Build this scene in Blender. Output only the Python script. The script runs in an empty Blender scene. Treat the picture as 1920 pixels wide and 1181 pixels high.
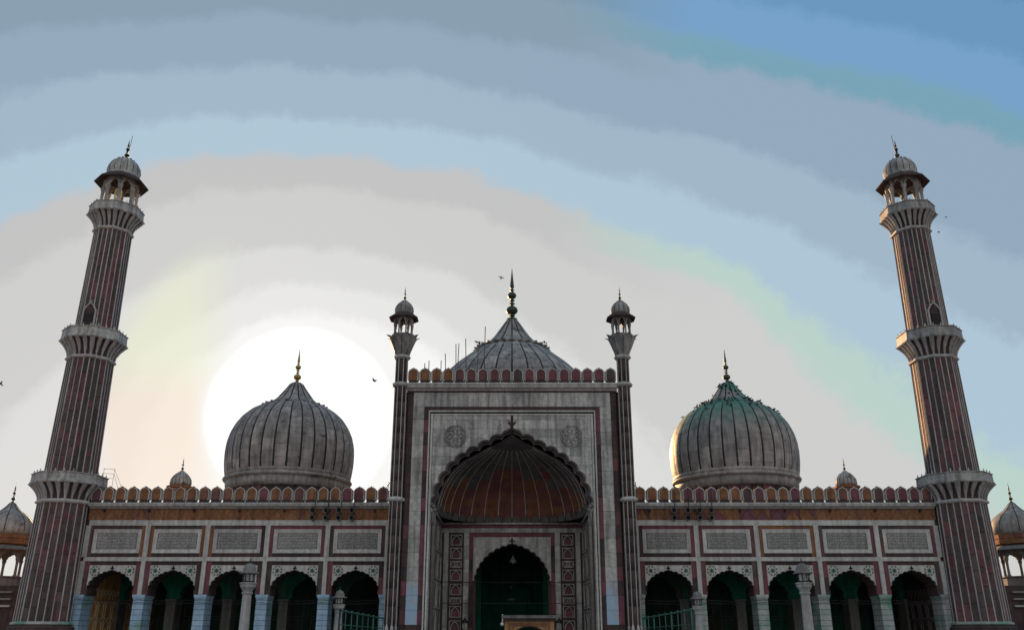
import bpy, bmesh, math, random
from mathutils import Vector, Matrix
PI = math.pi
R = math.radians
rng = random.Random(7)
scene = bpy.context.scene
COL = scene.collection

# ------------------------------------------------------------------ camera
CAM_Z = 1.6
cd = bpy.data.cameras.new('camera')
cam = bpy.data.objects.new('camera', cd)
COL.objects.link(cam)
cam.location = (0, 0, CAM_Z)
cam.rotation_euler = (R(90 + 20.4), 0, 0)
cd.sensor_width = 36.0
cd.lens = 30.75
cd.clip_start = 0.1
cd.clip_end = 6000
scene.camera = cam

# ------------------------------------------------------------------ light
SUN_AZ, SUN_EL = -18.0, 13.4           # degrees from +Y towards +X, above the horizon
sdir = Vector((math.sin(R(SUN_AZ)) * math.cos(R(SUN_EL)), math.cos(R(SUN_AZ)) * math.cos(R(SUN_EL)), math.sin(R(SUN_EL))))
sl = bpy.data.lights.new('sun', 'SUN')
sl.energy = 8.0
sl.angle = R(0.5)
sl.color = (1.0, 0.58, 0.27)
so = bpy.data.objects.new('sun', sl)
COL.objects.link(so)
so.rotation_euler = (-sdir).to_track_quat('-Z', 'Y').to_euler()

def lin(c):
    return tuple((x / 255 / 12.92) if x / 255 <= 0.04045 else ((x / 255 + 0.055) / 1.055) ** 2.4 for x in c)

world = bpy.data.worlds.new('World')
scene.world = world
world.use_nodes = True
nt = world.node_tree
nt.nodes.clear()
L = nt.links.new
def wn(t, **k):
    n = nt.nodes.new(t)
    for a, b in k.items():
        setattr(n, a, b)
    return n
def wm(op, a, b=None, c=None, clamp=False):
    n = wn('ShaderNodeMath', operation=op, use_clamp=clamp)
    for i, v in enumerate((a, b, c)):
        if v is None:
            continue
        if isinstance(v, (int, float)):
            n.inputs[i].default_value = v
        else:
            L(v, n.inputs[i])
    return n.outputs[0]
tc = wn('ShaderNodeTexCoord')
dirn = wn('ShaderNodeVectorMath', operation='NORMALIZE')
L(tc.outputs['Generated'], dirn.inputs[0])
dot = wn('ShaderNodeVectorMath', operation='DOT_PRODUCT')
L(dirn.outputs[0], dot.inputs[0])
dot.inputs[1].default_value = Vector((math.sin(R(-13.9)) * math.cos(R(13.2)), math.cos(R(13.9)) * math.cos(R(13.2)), math.sin(R(13.2))))   # middle of the veiled glow
A = wm('MULTIPLY', wm('ARCCOSINE', wm('MINIMUM', dot.outputs['Value'], 0.99999)), 180 / PI)
sep = wn('ShaderNodeSeparateXYZ')
L(dirn.outputs[0], sep.inputs[0])
EL = wm('MULTIPLY', wm('ARCSINE', wm('MAXIMUM', sep.outputs[2], 0.0)), 180 / PI)
nz = wn('ShaderNodeTexNoise')
nz.inputs['Scale'].default_value = 3.2
nz.inputs['Detail'].default_value = 5
nz.inputs['Roughness'].default_value = 0.55
L(dirn.outputs[0], nz.inputs['Vector'])
nzv = wm('SUBTRACT', nz.outputs['Fac'], 0.5)
nf = wn('ShaderNodeTexNoise')
nf.inputs['Scale'].default_value = 24.0
nf.inputs['Detail'].default_value = 8
nf.inputs['Roughness'].default_value = 0.7
L(dirn.outputs[0], nf.inputs['Vector'])
# veil value: thin high haze thickens toward the sun and towards the north (left); x is kept inside the range seen
xc = wm('MINIMUM', wm('MAXIMUM', sep.outputs[0], -0.56), 0.56)
zc = wm('MINIMUM', wm('MAXIMUM', sep.outputs[2], 0.0), 0.72)
x2, z2, xz = wm('MULTIPLY', xc, xc), wm('MULTIPLY', zc, zc), wm('MULTIPLY', xc, zc)
t = wm('MULTIPLY_ADD', A, .814, -6.0)
for v_, k_ in ((xc, -18.79), (zc, 14.9), (x2, -23.12), (xz, 7.68), (z2, 7.15), (wm('MULTIPLY', x2, xc), 12.44), (wm('MULTIPLY', x2, zc), 16.94), (wm('MULTIPLY', z2, xc), 5.09), (wm('MULTIPLY', z2, zc), 6.0)):
    t = wm('MULTIPLY_ADD', v_, k_, t)
t = wm('ADD', t, wm('MULTIPLY', nzv, 4.5))
t = wm('ADD', t, wm('MULTIPLY', wm('SUBTRACT', nf.outputs['Fac'], 0.5), 2.2))
def bands(lst, top):
    """soft-edged layers of haze; lst = (start, colour)"""
    n_ = wn('ShaderNodeValToRGB')
    c_ = n_.color_ramp
    st = [(0.0, lst[0][1])]
    for (p0, a0), (p1, a1) in zip(lst, lst[1:]):
        st += [(p1 - .36, a0), (p1 + .36, a1)]
    while len(c_.elements) < len(st):
        c_.elements.new(0.5)
    for e, (p, c) in zip(c_.elements, st):
        e.position = p / top
        e.color = (*lin(c), 1)
    L(wm('DIVIDE', t, top, clamp=True), n_.inputs[0])
    return n_.outputs[0]
left = bands([(0, (243, 243, 242)), (8, (229, 229, 228)), (10, (217, 217, 216)), (13, (204, 204, 203)), (17.5, (194, 194, 194)), (20, (174, 197, 213)),
              (22.7, (161, 182, 199)), (26, (148, 168, 188)), (29.5, (137, 158, 175)), (33, (124, 148, 163)), (38, (112, 142, 164))], 44.0)
right = bands([(0, (243, 243, 242)), (8, (229, 229, 228)), (10, (217, 217, 216)), (13, (205, 205, 204)), (18.8, (186, 209, 201)), (20.2, (174, 197, 213)),
               (23, (161, 182, 199)), (26.3, (148, 168, 188)), (31, (120, 163, 182)), (32.6, (119, 161, 200)), (35, (107, 150, 189)), (38, (95, 139, 174))], 44.0)
sx = wn('ShaderNodeMapRange')
sx.inputs['From Min'].default_value = 0.06
sx.inputs['From Max'].default_value = 0.2
L(wm('ADD', sep.outputs[0], wm('MULTIPLY', nzv, 0.25)), sx.inputs['Value'])
near = wn('ShaderNodeMixRGB')
L(sx.outputs[0], near.inputs[0]); L(left, near.inputs[1]); L(right, near.inputs[2])
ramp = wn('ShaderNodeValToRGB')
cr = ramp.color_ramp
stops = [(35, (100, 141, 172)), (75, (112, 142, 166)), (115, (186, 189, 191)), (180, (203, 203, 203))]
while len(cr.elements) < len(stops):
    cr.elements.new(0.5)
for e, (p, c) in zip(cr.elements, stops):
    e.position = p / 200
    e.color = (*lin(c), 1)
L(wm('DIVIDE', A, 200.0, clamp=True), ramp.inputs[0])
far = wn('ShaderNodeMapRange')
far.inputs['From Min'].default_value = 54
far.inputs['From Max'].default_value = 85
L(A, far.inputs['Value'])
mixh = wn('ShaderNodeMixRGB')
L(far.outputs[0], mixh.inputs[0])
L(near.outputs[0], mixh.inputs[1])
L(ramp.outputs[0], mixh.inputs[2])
# aureole of the veiled sun: white core, cream rim on its northern side
an = wm('ADD', A, wm('MULTIPLY', nzv, 1.2))
cream = wn('ShaderNodeValToRGB')
ce = cream.color_ramp
cs = [(5.6, 0.0), (6.4, 0.75), (11, 0.65), (12.6, 0.0)]
while len(ce.elements) < 4:
    ce.elements.new(0.5)
for e, (p, v) in zip(ce.elements, cs):
    e.position = p / 30
    e.color = (v, v, v, 1)
L(wm('DIVIDE', an, 30.0, clamp=True), cream.inputs[0])
side = wn('ShaderNodeMapRange')
side.inputs['From Min'].default_value = -0.30
side.inputs['From Max'].default_value = -0.35
L(sep.outputs[0], side.inputs['Value'])
mixc = wn('ShaderNodeMixRGB')
L(wm('MULTIPLY', cream.outputs[0], side.outputs[0]), mixc.inputs[0])
L(mixh.outputs[0], mixc.inputs[1])
pk = wn('ShaderNodeMapRange')
pk.inputs['From Min'].default_value = 16.5
pk.inputs['From Max'].default_value = 14.0
L(wm('ADD', EL, wm('MULTIPLY', nzv, 5.0)), pk.inputs['Value'])
tint = wn('ShaderNodeMixRGB')
L(pk.outputs[0], tint.inputs[0])
tint.inputs[1].default_value = (*lin((229, 233, 205)), 1)
tint.inputs[2].default_value = (*lin((240, 222, 205)), 1)
L(tint.outputs[0], mixc.inputs[2])
core = wn('ShaderNodeMapRange')
core.inputs['From Min'].default_value = 6.0
core.inputs['From Max'].default_value = 5.5
L(an, core.inputs['Value'])
mixw = wn('ShaderNodeMixRGB')
L(core.outputs[0], mixw.inputs[0])
L(mixc.outputs[0], mixw.inputs[1])
mixw.inputs[2].default_value = (1.05, 1.05, 1.04, 1)
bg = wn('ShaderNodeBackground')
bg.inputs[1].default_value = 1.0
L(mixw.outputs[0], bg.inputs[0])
sky = wn('ShaderNodeTexSky', sky_type='NISHITA')
sky.sun_disc = False
sky.sun_elevation = R(SUN_EL)
sky.sun_rotation = R(SUN_AZ)
bg2 = wn('ShaderNodeBackground')
bg2.inputs[1].default_value = 0.002
L(sky.outputs[0], bg2.inputs[0])
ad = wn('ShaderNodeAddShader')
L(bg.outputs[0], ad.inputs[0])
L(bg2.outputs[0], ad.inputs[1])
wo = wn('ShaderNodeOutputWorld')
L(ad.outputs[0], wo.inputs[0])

scene.view_settings.view_transform = 'Standard'
scene.view_settings.look = 'None'
scene.view_settings.exposure = 0
scene.view_settings.gamma = 1
scene.view_settings.use_curve_mapping = False
scene.cycles.max_bounces = 5
scene.cycles.diffuse_bounces = 3

# ------------------------------------------------------------------ materials
def stone(name, cols, nscale=1.2, namt=0.3, streak=0.35, rough=0.8, rand=1.0, bump=0.25, spots=None, metal=0.0):
    """procedural stone: a tone for each block (object random), mottling, dirt streaks down the face"""
    m = bpy.data.materials.new(name)
    m.use_nodes = True
    n = m.node_tree
    nd, lk = n.nodes, n.links.new
    b = nd['Principled BSDF']
    b.inputs['Roughness'].default_value = rough
    b.inputs['Metallic'].default_value = metal
    b.inputs['Specular IOR Level'].default_value = 0.25 if metal == 0 else 0.5
    oi = nd.new('ShaderNodeObjectInfo')
    rp = nd.new('ShaderNodeValToRGB')
    rp.color_ramp.interpolation = 'LINEAR'
    while len(rp.color_ramp.elements) < len(cols):
        rp.color_ramp.elements.new(0.5)
    for i, (e, c) in enumerate(zip(rp.color_ramp.elements, cols)):
        e.position = i / max(1, len(cols) - 1)
        e.color = (*c, 1)
    g = nd.new('ShaderNodeNewGeometry')
    n2 = nd.new('ShaderNodeTexNoise')
    n2.inputs['Scale'].default_value = nscale * 0.6
    n2.inputs['Detail'].default_value = 4
    lk(g.outputs['Position'], n2.inputs['Vector'])
    ma = nd.new('ShaderNodeMath'); ma.operation = 'MULTIPLY_ADD'
    lk(n2.outputs['Fac'], ma.inputs[0]); ma.inputs[1].default_value = 1.6; ma.inputs[2].default_value = -0.8
    mb = nd.new('ShaderNodeMath'); mb.operation = 'MULTIPLY_ADD'
    lk(oi.outputs['Random'], mb.inputs[0]); mb.inputs[1].default_value = rand; mb.inputs[2].default_value = 0.5 - rand / 2
    mc = nd.new('ShaderNodeMath'); mc.operation = 'ADD'; mc.use_clamp = True
    lk(ma.outputs[0], mc.inputs[0]); lk(mb.outputs[0], mc.inputs[1])
    lk(mc.outputs[0], rp.inputs[0])
    # mottling
    n1 = nd.new('ShaderNodeTexNoise')
    n1.inputs['Scale'].default_value = nscale * 3
    n1.inputs['Detail'].default_value = 8
    n1.inputs['Roughness'].default_value = 0.65
    lk(g.outputs['Position'], n1.inputs['Vector'])
    mr = nd.new('ShaderNodeMapRange')
    mr.inputs['From Min'].default_value = 0.3; mr.inputs['From Max'].default_value = 0.7
    mr.inputs['To Min'].default_value = 1 - namt; mr.inputs['To Max'].default_value = 1 + namt * 0.5
    lk(n1.outputs['Fac'], mr.inputs['Value'])
    # vertical streaks
    mp = nd.new('ShaderNodeMapping')
    mp.inputs['Scale'].default_value = (1.0, 1.0, 0.09)
    lk(g.outputs['Position'], mp.inputs['Vector'])
    n3 = nd.new('ShaderNodeTexNoise')
    n3.inputs['Scale'].default_value = 3.2
    n3.inputs['Detail'].default_value = 6
    lk(mp.outputs[0], n3.inputs['Vector'])
    ms = nd.new('ShaderNodeMapRange')
    ms.inputs['From Min'].default_value = 0.42; ms.inputs['From Max'].default_value = 0.66
    ms.inputs['To Min'].default_value = 1.0; ms.inputs['To Max'].default_value = 1 - streak
    lk(n3.outputs['Fac'], ms.inputs['Value'])
    mm = nd.new('ShaderNodeMath'); mm.operation = 'MULTIPLY'
    lk(mr.outputs[0], mm.inputs[0]); lk(ms.outputs[0], mm.inputs[1])
    mx = nd.new('ShaderNodeVectorMath'); mx.operation = 'SCALE'
    lk(rp.outputs[0], mx.inputs[0]); lk(mm.outputs[0], mx.inputs['Scale'])
    out = mx.outputs[0]
    if spots:                               # stains with a shape of their own
        c, sc_, lo, hi, zlo, zhi = spots
        n4 = nd.new('ShaderNodeTexNoise'); n4.inputs['Scale'].default_value = sc_; n4.inputs['Detail'].default_value = 6
        lk(g.outputs['Position'], n4.inputs['Vector'])
        r4 = nd.new('ShaderNodeMapRange'); r4.inputs['From Min'].default_value = lo; r4.inputs['From Max'].default_value = hi
        lk(n4.outputs['Fac'], r4.inputs['Value'])
        f = r4.outputs[0]
        if zlo is not None:
            sz = nd.new('ShaderNodeSeparateXYZ'); lk(g.outputs['Position'], sz.inputs[0])
            rz = nd.new('ShaderNodeMapRange'); rz.inputs['From Min'].default_value = zlo; rz.inputs['From Max'].default_value = zhi
            lk(sz.outputs[2], rz.inputs['Value'])
            q = nd.new('ShaderNodeMath'); q.operation = 'MULTIPLY'; lk(f, q.inputs[0]); lk(rz.outputs[0], q.inputs[1]); f = q.outputs[0]
        mix = nd.new('ShaderNodeMixRGB'); lk(f, mix.inputs[0]); lk(out, mix.inputs[1]); mix.inputs[2].default_value = (*c, 1)
        out = mix.outputs[0]
    lk(out, b.inputs['Base Color'])
    bp = nd.new('ShaderNodeBump'); bp.inputs['Strength'].default_value = bump; bp.inputs['Distance'].default_value = 0.05
    lk(n1.outputs['Fac'], bp.inputs['Height']); lk(bp.outputs[0], b.inputs['Normal'])
    return m

M = {}
M['marble'] = stone('weathered white marble', [(.42, .415, .41), (.57, .56, .55), (.66, .65, .63)], 1.1, .35, .5, .6)
M['marble_base'] = stone('marble with blue grey foot', [(.42, .42, .42), (.57, .57, .56), (.66, .65, .64)], 1.1, .3, .35, .6,
                        spots=((.40, .57, .76), .9, .28, .46, 5.5, 4.5))
M['marble_trim'] = stone('white marble trim', [(.58, .57, .56), (.69, .68, .66)], 1.4, .25, .3, .55)
M['marble_dome'] = stone('grey veined dome marble', [(.29, .28, .28), (.40, .385, .38), (.36, .35, .345), (.45, .43, .42), (.33, .32, .31), (.52, .50, .485)], .5, .35, .4, .6,
                         spots=((.12, .115, .115), 1.1, .60, .70, None, None))
M['marble_green'] = stone('dome marble with green patina', [(.29, .28, .28), (.40, .385, .38), (.36, .35, .345), (.45, .43, .42), (.33, .32, .31), (.52, .50, .485)], .5, .35, .4, .6,
                          spots=((.10, .27, .21), .45, .34, .52, 18.9, 21.6))
M['marble_bluish'] = stone('dome marble with blue stains', [(.29, .28, .28), (.40, .385, .38), (.36, .35, .345), (.45, .43, .42), (.33, .32, .31), (.52, .50, .485)], .5, .35, .4, .6,
                          spots=((.22, .29, .46), .35, .50, .62, 23.5, 25.5))
M['dome_joint'] = stone('dark dome bedding', [(.30, .29, .285), (.36, .35, .34)], 2, .3, .1, .8)
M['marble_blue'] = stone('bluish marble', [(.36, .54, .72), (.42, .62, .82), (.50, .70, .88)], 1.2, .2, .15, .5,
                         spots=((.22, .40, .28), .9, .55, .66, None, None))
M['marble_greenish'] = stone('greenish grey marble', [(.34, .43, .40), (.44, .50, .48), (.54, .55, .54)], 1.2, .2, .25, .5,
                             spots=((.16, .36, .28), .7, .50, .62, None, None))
M['inlay'] = stone('black marble inlay', [(.02, .02, .022), (.035, .033, .035)], 2, .3, .1, .5)
M['red'] = stone('dark red sandstone', [(.10, .083, .08), (.15, .11, .105), (.125, .10, .095), (.22, .09, .10), (.12, .10, .10), (.16, .11, .11), (.25, .11, .12)], .5, .3, .3, .85)
M['fillet'] = stone('grey weathered fillet marble', [(.48, .475, .47), (.60, .59, .58)], 1.4, .3, .3, .6)
M['red_dark'] = stone('deep red sandstone', [(.08, .062, .062), (.12, .078, .078)], .8, .3, .3, .9)  # deepest red stone tone, for cores, backings, eaves and soffits
M['maroon'] = stone('maroon sandstone', [(.15, .09, .088), (.26, .095, .12), (.19, .09, .10)], .4, .3, .2, .85)
M['orange'] = stone('orange brown sandstone', [(.22, .11, .11), (.31, .15, .08), (.34, .16, .08), (.29, .14, .075), (.37, .19, .10)], .9, .3, .3, .85, rand=.8)
M['vault'] = stone('vault sandstone', [(.11, .075, .075), (.20, .075, .09), (.25, .11, .055), (.19, .07, .085), (.28, .13, .065)], .35, .3, .15, .9, rand=.45)
M['vault_grey'] = stone('grey vault stone', [(.125, .12, .12), (.165, .158, .156)], .5, .25, .2, .9)  # neutral grey for upper and outer vault stones, inner archivolt and foot niches
M['plaster'] = stone('dim green wall plaster', [(.02, .28, .18), (.05, .25, .17), (.11, .11, .10)], .25, .4, .3, .9)
M['grey_stone'] = stone('plain grey stone', [(.22, .21, .21), (.30, .29, .28)], 1.5, .25, .3, .8)
M['lamp_stone'] = stone('pale lamp post stone', [(.46, .45, .44), (.54, .53, .52)], 1.5, .25, .4, .8)
M['kiosk'] = stone('light brown sandstone', [(.50, .28, .14), (.60, .36, .20)], 1.6, .25, .25, .85)
M['brass'] = stone('tarnished gilt brass', [(.42, .30, .08), (.50, .36, .12)], 3, .3, .1, .4, metal=.8)
M['dark_brass'] = stone('dark tarnished brass', [(.06, .09, .075), (.12, .13, .09)], 3, .3, .1, .45, metal=.6)
M['iron'] = stone('dark iron', [(.03, .03, .032), (.05, .05, .05)], 4, .2, .1, .5, metal=.3)
M['green_paint'] = stone('green painted iron', [(.04, .15, .11), (.06, .19, .14)], 3, .2, .1, .5)
M['blue_paint'] = stone('dark blue painted iron', [(.02, .05, .08), (.03, .07, .1)], 3, .2, .1, .5)
M['horn'] = stone('grey loudspeaker metal', [(.14, .135, .13), (.2, .19, .18)], 3, .2, .2, .5)
M['horn_in'] = stone('loudspeaker throat', [(.015, .015, .015), (.02, .02, .02)], 3, .2, .1, .6)
M['bamboo'] = stone('weathered pole', [(.10, .08, .07), (.16, .13, .10)], 4, .3, .1, .8)
M['green_inlay'] = stone('green stone inlay', [(.02, .12, .085), (.03, .16, .11)], 3, .3, .1, .5)
M['feather'] = stone('grey feathers', [(.04, .045, .05), (.09, .09, .10)], 8, .3, .1, .8)
M['court'] = stone('red sandstone paving', [(.22, .17, .15), (.30, .25, .22)], .5, .25, 0, .85)
M['far_ground'] = stone('dusty city ground', [(.09, .085, .08), (.13, .12, .11)], .05, .3, 0, .9)
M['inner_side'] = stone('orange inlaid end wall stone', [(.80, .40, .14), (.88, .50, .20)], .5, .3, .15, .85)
M['inlay_pale'] = stone('cream inlay', [(.88, .78, .55), (.92, .84, .66)], 2, .15, .1, .6)
gm = bpy.data.materials.new('lantern glass'); gm.use_nodes = True
gb = gm.node_tree.nodes['Principled BSDF']
gb.inputs['Base Color'].default_value = (.75, .76, .72, 1); gb.inputs['Roughness'].default_value = .25
gb.inputs['Transmission Weight'].default_value = .55
M['glass'] = gm

# ------------------------------------------------------------------ helpers
class MB:
    """collects boxes, prisms, lathes and tubes into one mesh"""
    def __init__(s):
        s.v, s.f, s.sm = [], [], []
    def add(s, vs, fs, smooth=False):
        o = len(s.v)
        s.v += [tuple(v) for v in vs]
        s.f += [tuple(i + o for i in f) for f in fs]
        s.sm += [smooth] * len(fs)
        return s
    def box(s, x0, x1, y0, y1, z0, z1):
        return s.add([(x0, y0, z0), (x1, y0, z0), (x1, y1, z0), (x0, y1, z0), (x0, y0, z1), (x1, y0, z1), (x1, y1, z1), (x0, y1, z1)],
                     [(0, 3, 2, 1), (4, 5, 6, 7), (0, 1, 5, 4), (1, 2, 6, 5), (2, 3, 7, 6), (3, 0, 4, 7)])
    def frame(s, x0, x1, z0, z1, w, y0, y1, bev=0.0):
        """rectangular picture frame in the XZ plane; the inner edge may slope back by bev"""
        o = [(x0, z0), (x1, z0), (x1, z1), (x0, z1)]
        i = [(x0 + w, z0 + w), (x1 - w, z0 + w), (x1 - w, z1 - w), (x0 + w, z1 - w)]
        vs = [(x, y0, z) for x, z in o] + [(x, y0 + bev, z) for x, z in i] + [(x, y1, z) for x, z in o] + [(x, y1, z) for x, z in i]
        fs = []
        for k in range(4):
            n = (k + 1) % 4
            fs += [(k, n, 4 + n, 4 + k), (8 + n, 8 + k, 12 + k, 12 + n), (k, 8 + k, 8 + n, n), (4 + k, 4 + n, 12 + n, 12 + k)]
        return s.add(vs, fs)
    def prism(s, pts, y0, y1):
        """polygon in XZ extruded along Y"""
        n = len(pts)
        return s.add([(x, y0, z) for x, z in pts] + [(x, y1, z) for x, z in pts],
                     [tuple(range(n)), tuple(range(2 * n - 1, n - 1, -1))] + [(k, (k + 1) % n, n + (k + 1) % n, n + k) for k in range(n)])
    def lathe(s, prof, seg=16, ph=0.0, c=(0, 0), smooth=True, lobe=0.0, nl=0, cap=True):
        vs, fs = [], []
        for r, z in prof:
            for k in range(seg):
                a = ph + 2 * PI * k / seg
                rr = r * (1 + lobe * abs(math.cos(nl * a / 2))) if nl else r
                vs.append((c[0] + rr * math.cos(a), c[1] + rr * math.sin(a), z))
        n = len(prof)
        for j in range(n - 1):
            for k in range(seg):
                k2 = (k + 1) % seg
                fs.append((j * seg + k, j * seg + k2, (j + 1) * seg + k2, (j + 1) * seg + k))
        if cap:
            fs.append(tuple(range(seg - 1, -1, -1)))
            fs.append(tuple((n - 1) * seg + k for k in range(seg)))
        return s.add(vs, fs, smooth)
    def tube(s, pts, r, seg=6, smooth=True, r2=None):
        pts = [Vector(p) for p in pts]
        n = len(pts)
        vs, fs = [], []
        for i, p in enumerate(pts):
            d = (pts[min(i + 1, n - 1)] - pts[max(i - 1, 0)]).normalized()
            up = Vector((0, 0, 1)) if abs(d.z) < .9 else Vector((0, 1, 0))
            a = d.cross(up).normalized(); b = d.cross(a)
            rr = r if r2 is None else r + (r2 - r) * i / (n - 1)
            for k in range(seg):
                t_ = 2 * PI * k / seg
                vs.append(p + a * math.cos(t_) * rr + b * math.sin(t_) * rr)
        for i in range(n - 1):
            for k in range(seg):
                k2 = (k + 1) % seg
                fs.append((i * seg + k, i * seg + k2, (i + 1) * seg + k2, (i + 1) * seg + k))
        fs.append(tuple(range(seg - 1, -1, -1))); fs.append(tuple((n - 1) * seg + k for k in range(seg)))
        return s.add(vs, fs, smooth)
    def ball(s, c, r, seg=10, rings=6, sc=(1, 1, 1)):
        prof = [(max(1e-3, r * math.sin(PI * i / rings)), -r * math.cos(PI * i / rings)) for i in range(rings + 1)]
        o = len(s.v)
        s.lathe(prof, seg)
        for i in range(o, len(s.v)):
            x, y, z = s.v[i]
            s.v[i] = (c[0] + x * sc[0], c[1] + y * sc[1], c[2] + z * sc[2])
        return s
    def xf(s, mtx):
        s.v = [tuple(mtx @ Vector(v)) for v in s.v]
        return s
    def mesh(s, name, mat, tri=False):
        me = bpy.data.meshes.new(name)
        me.from_pydata(s.v, [], s.f)
        me.materials.append(M[mat] if isinstance(mat, str) else mat)
        me.polygons.foreach_set('use_smooth', s.sm)
        bm = bmesh.new(); bm.from_mesh(me)
        bmesh.ops.recalc_face_normals(bm, faces=bm.faces)
        bm.to_mesh(me); bm.free()
        me.update()
        return me

WLOC = {}
def thing(name, label, cat, loc, group=None, kind=None):
    o = bpy.data.objects.new(name, None)
    COL.objects.link(o)
    o.location = loc
    o.empty_display_size = .2
    WLOC[o.name] = Vector(loc)
    tag(o, label, cat, group, kind)
    return o
def tag(o, label=None, cat=None, group=None, kind=None):
    if label: o['label'] = label
    if cat: o['category'] = cat
    if group: o['group'] = group
    if kind: o['kind'] = kind
    return o
def P(name, mesh, parent=None, loc=(0, 0, 0), rot=(0, 0, 0), scale=(1, 1, 1), label=None, kind=None):
    """loc is a world place; it is turned into the parent's frame (parents are never rotated while building)"""
    o = bpy.data.objects.new(name, mesh)
    COL.objects.link(o)
    w = Vector(loc)
    WLOC[o.name] = w
    if parent is not None:
        o.parent = parent
        o.location = w - WLOC[parent.name]
    else:
        o.location = w
    o.rotation_euler = rot
    o.scale = scale
    if label: o['label'] = label
    if kind: o['kind'] = kind
    return o
def copy_tree(o, parent=None):
    c = o.copy()
    COL.objects.link(c)
    c.parent = parent
    for ch in o.children:
        copy_tree(ch, c)
    return c
CUBES = {}
def cube(mat):
    if mat not in CUBES:
        CUBES[mat] = MB().box(-.5, .5, -.5, .5, -.5, .5).mesh('block_' + mat, mat)
    return CUBES[mat]
def B(name, mat, parent, x0, x1, y0, y1, z0, z1, **k):
    """a block, as its own object sharing one mesh"""
    return P(name, cube(mat), parent, ((x0 + x1) / 2, (y0 + y1) / 2, (z0 + z1) / 2), scale=(abs(x1 - x0), abs(y1 - y0), abs(z1 - z0)), **k)

def interp(tab, z):
    if z <= tab[0][0]: return tab[0][1]
    for (a, b), (c, d) in zip(tab, tab[1:]):
        if z <= c: return b + (d - b) * (z - a) / (c - a)
    return tab[-1][1]

ROUND = [(1, 0), (.985, .12), (.93, .30), (.83, .48), (.69, .64), (.52, .77), (.34, .87), (.17, .93), (0, 1.02)]
POINTED = [(1, 0), (1.0, .08), (.975, .21), (.905, .38), (.79, .54), (.64, .66), (.475, .74), (.315, .825), (.145, .9), (0, 1)]
def cusped(w, zs, za, n=6, ctrl=ROUND, bulge=.22, sub=5, skip_last=True):
    """outline of a multifoil arch from (-w,zs) over the crown to (w,zs)"""
    pts = [Vector((x * w, zs + z * (za - zs))) for x, z in ctrl]
    d = [0]
    for a, b in zip(pts, pts[1:]): d.append(d[-1] + (b - a).length)
    def at(u):
        u *= d[-1]
        for i in range(len(pts) - 1):
            if u <= d[i + 1] + 1e-9:
                return pts[i].lerp(pts[i + 1], (u - d[i]) / (d[i + 1] - d[i]))
        return pts[-1]
    nodes = [at(i / n) for i in range(n + 1)]
    right = []
    for i in range(n):
        a, b = nodes[i], nodes[i + 1]
        dd = b - a
        nrm = Vector((dd.y, -dd.x)).normalized()
        if i == n - 1:                       # ogee tip
            right += [a, a.lerp(b, .35) + nrm * dd.length * .12, a.lerp(b, .7) + nrm * dd.length * .02]
        else:
            for k in range(sub):
                u = k / sub
                right.append(a.lerp(b, u) + nrm * (4 * u * (1 - u)) * bulge * dd.length)
    right.append(nodes[-1])
    left = [Vector((-p.x, p.y)) for p in right]
    return [(p.x, p.y) for p in left] + [(p.x, p.y) for p in reversed(right[:-1])]

def arch_wall(mb, outline, x0, x1, z0, z1, y0, y1):
    """rectangular wall x0..x1, z0..z1 with an arched opening that reaches down to z0"""
    pts = [(x0, z0)] + ([(outline[0][0], z0)] if outline[0][1] > z0 + 1e-4 else []) + list(outline) + \
          ([(outline[-1][0], z0)] if outline[-1][1] > z0 + 1e-4 else []) + [(x1, z0), (x1, z1), (x0, z1)]
    return mb.prism(pts, y0, y1)

def band_along(mb, pts, w, y0, y1):
    """a flat band that follows a polyline in XZ (its outer side), extruded in Y"""
    n = len(pts)
    V = [Vector(p) for p in pts]
    off = []
    for i in range(n):
        d = (V[min(i + 1, n - 1)] - V[max(i - 1, 0)]).normalized()
        off.append(V[i] + Vector((-d.y, d.x)) * w)
    for i in range(n - 1):
        a, b, c, d = V[i], V[i + 1], off[i + 1], off[i]
        mb.add([(a.x, y0, a.y), (b.x, y0, b.y), (c.x, y0, c.y), (d.x, y0, d.y), (a.x, y1, a.y), (b.x, y1, b.y), (c.x, y1, c.y), (d.x, y1, d.y)],
               [(0, 1, 2, 3), (7, 6, 5, 4), (3, 2, 6, 7), (0, 4, 5, 1)] + ([(0, 3, 7, 4)] if i == 0 else []) + ([(1, 5, 6, 2)] if i == n - 2 else []))
    return mb

def finial_mesh(mat, s=1.0, spike=1.0):
    prof = [(.34, 0), (.30, .08), (.10, .14), (.10, .20), (.19, .25), (.19, .28), (.08, .33), (.2, .38), (.33, .50), (.36, .62), (.32, .75), (.18, .87), (.07, .93),
            (.07, 1.0), (.18, 1.04), (.18, 1.07), (.06, 1.12), (.06, 1.2), (.17, 1.24), (.17, 1.27), (.06, 1.32), (.15, 1.4), (.25, 1.5), (.27, 1.6), (.24, 1.7), (.13, 1.8),
            (.05, 1.85), (.15, 1.95), (.05, 2.02), (.11, 2.1), (.13, 2.2), (.07, 2.75), (.012, 3.4)]
    prof = [(r * s, (z if z < 2.02 else 2.02 + (z - 2.02) * spike) * s) for r, z in prof]
    return MB().lathe(prof, 12).mesh('finial', mat)

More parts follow.
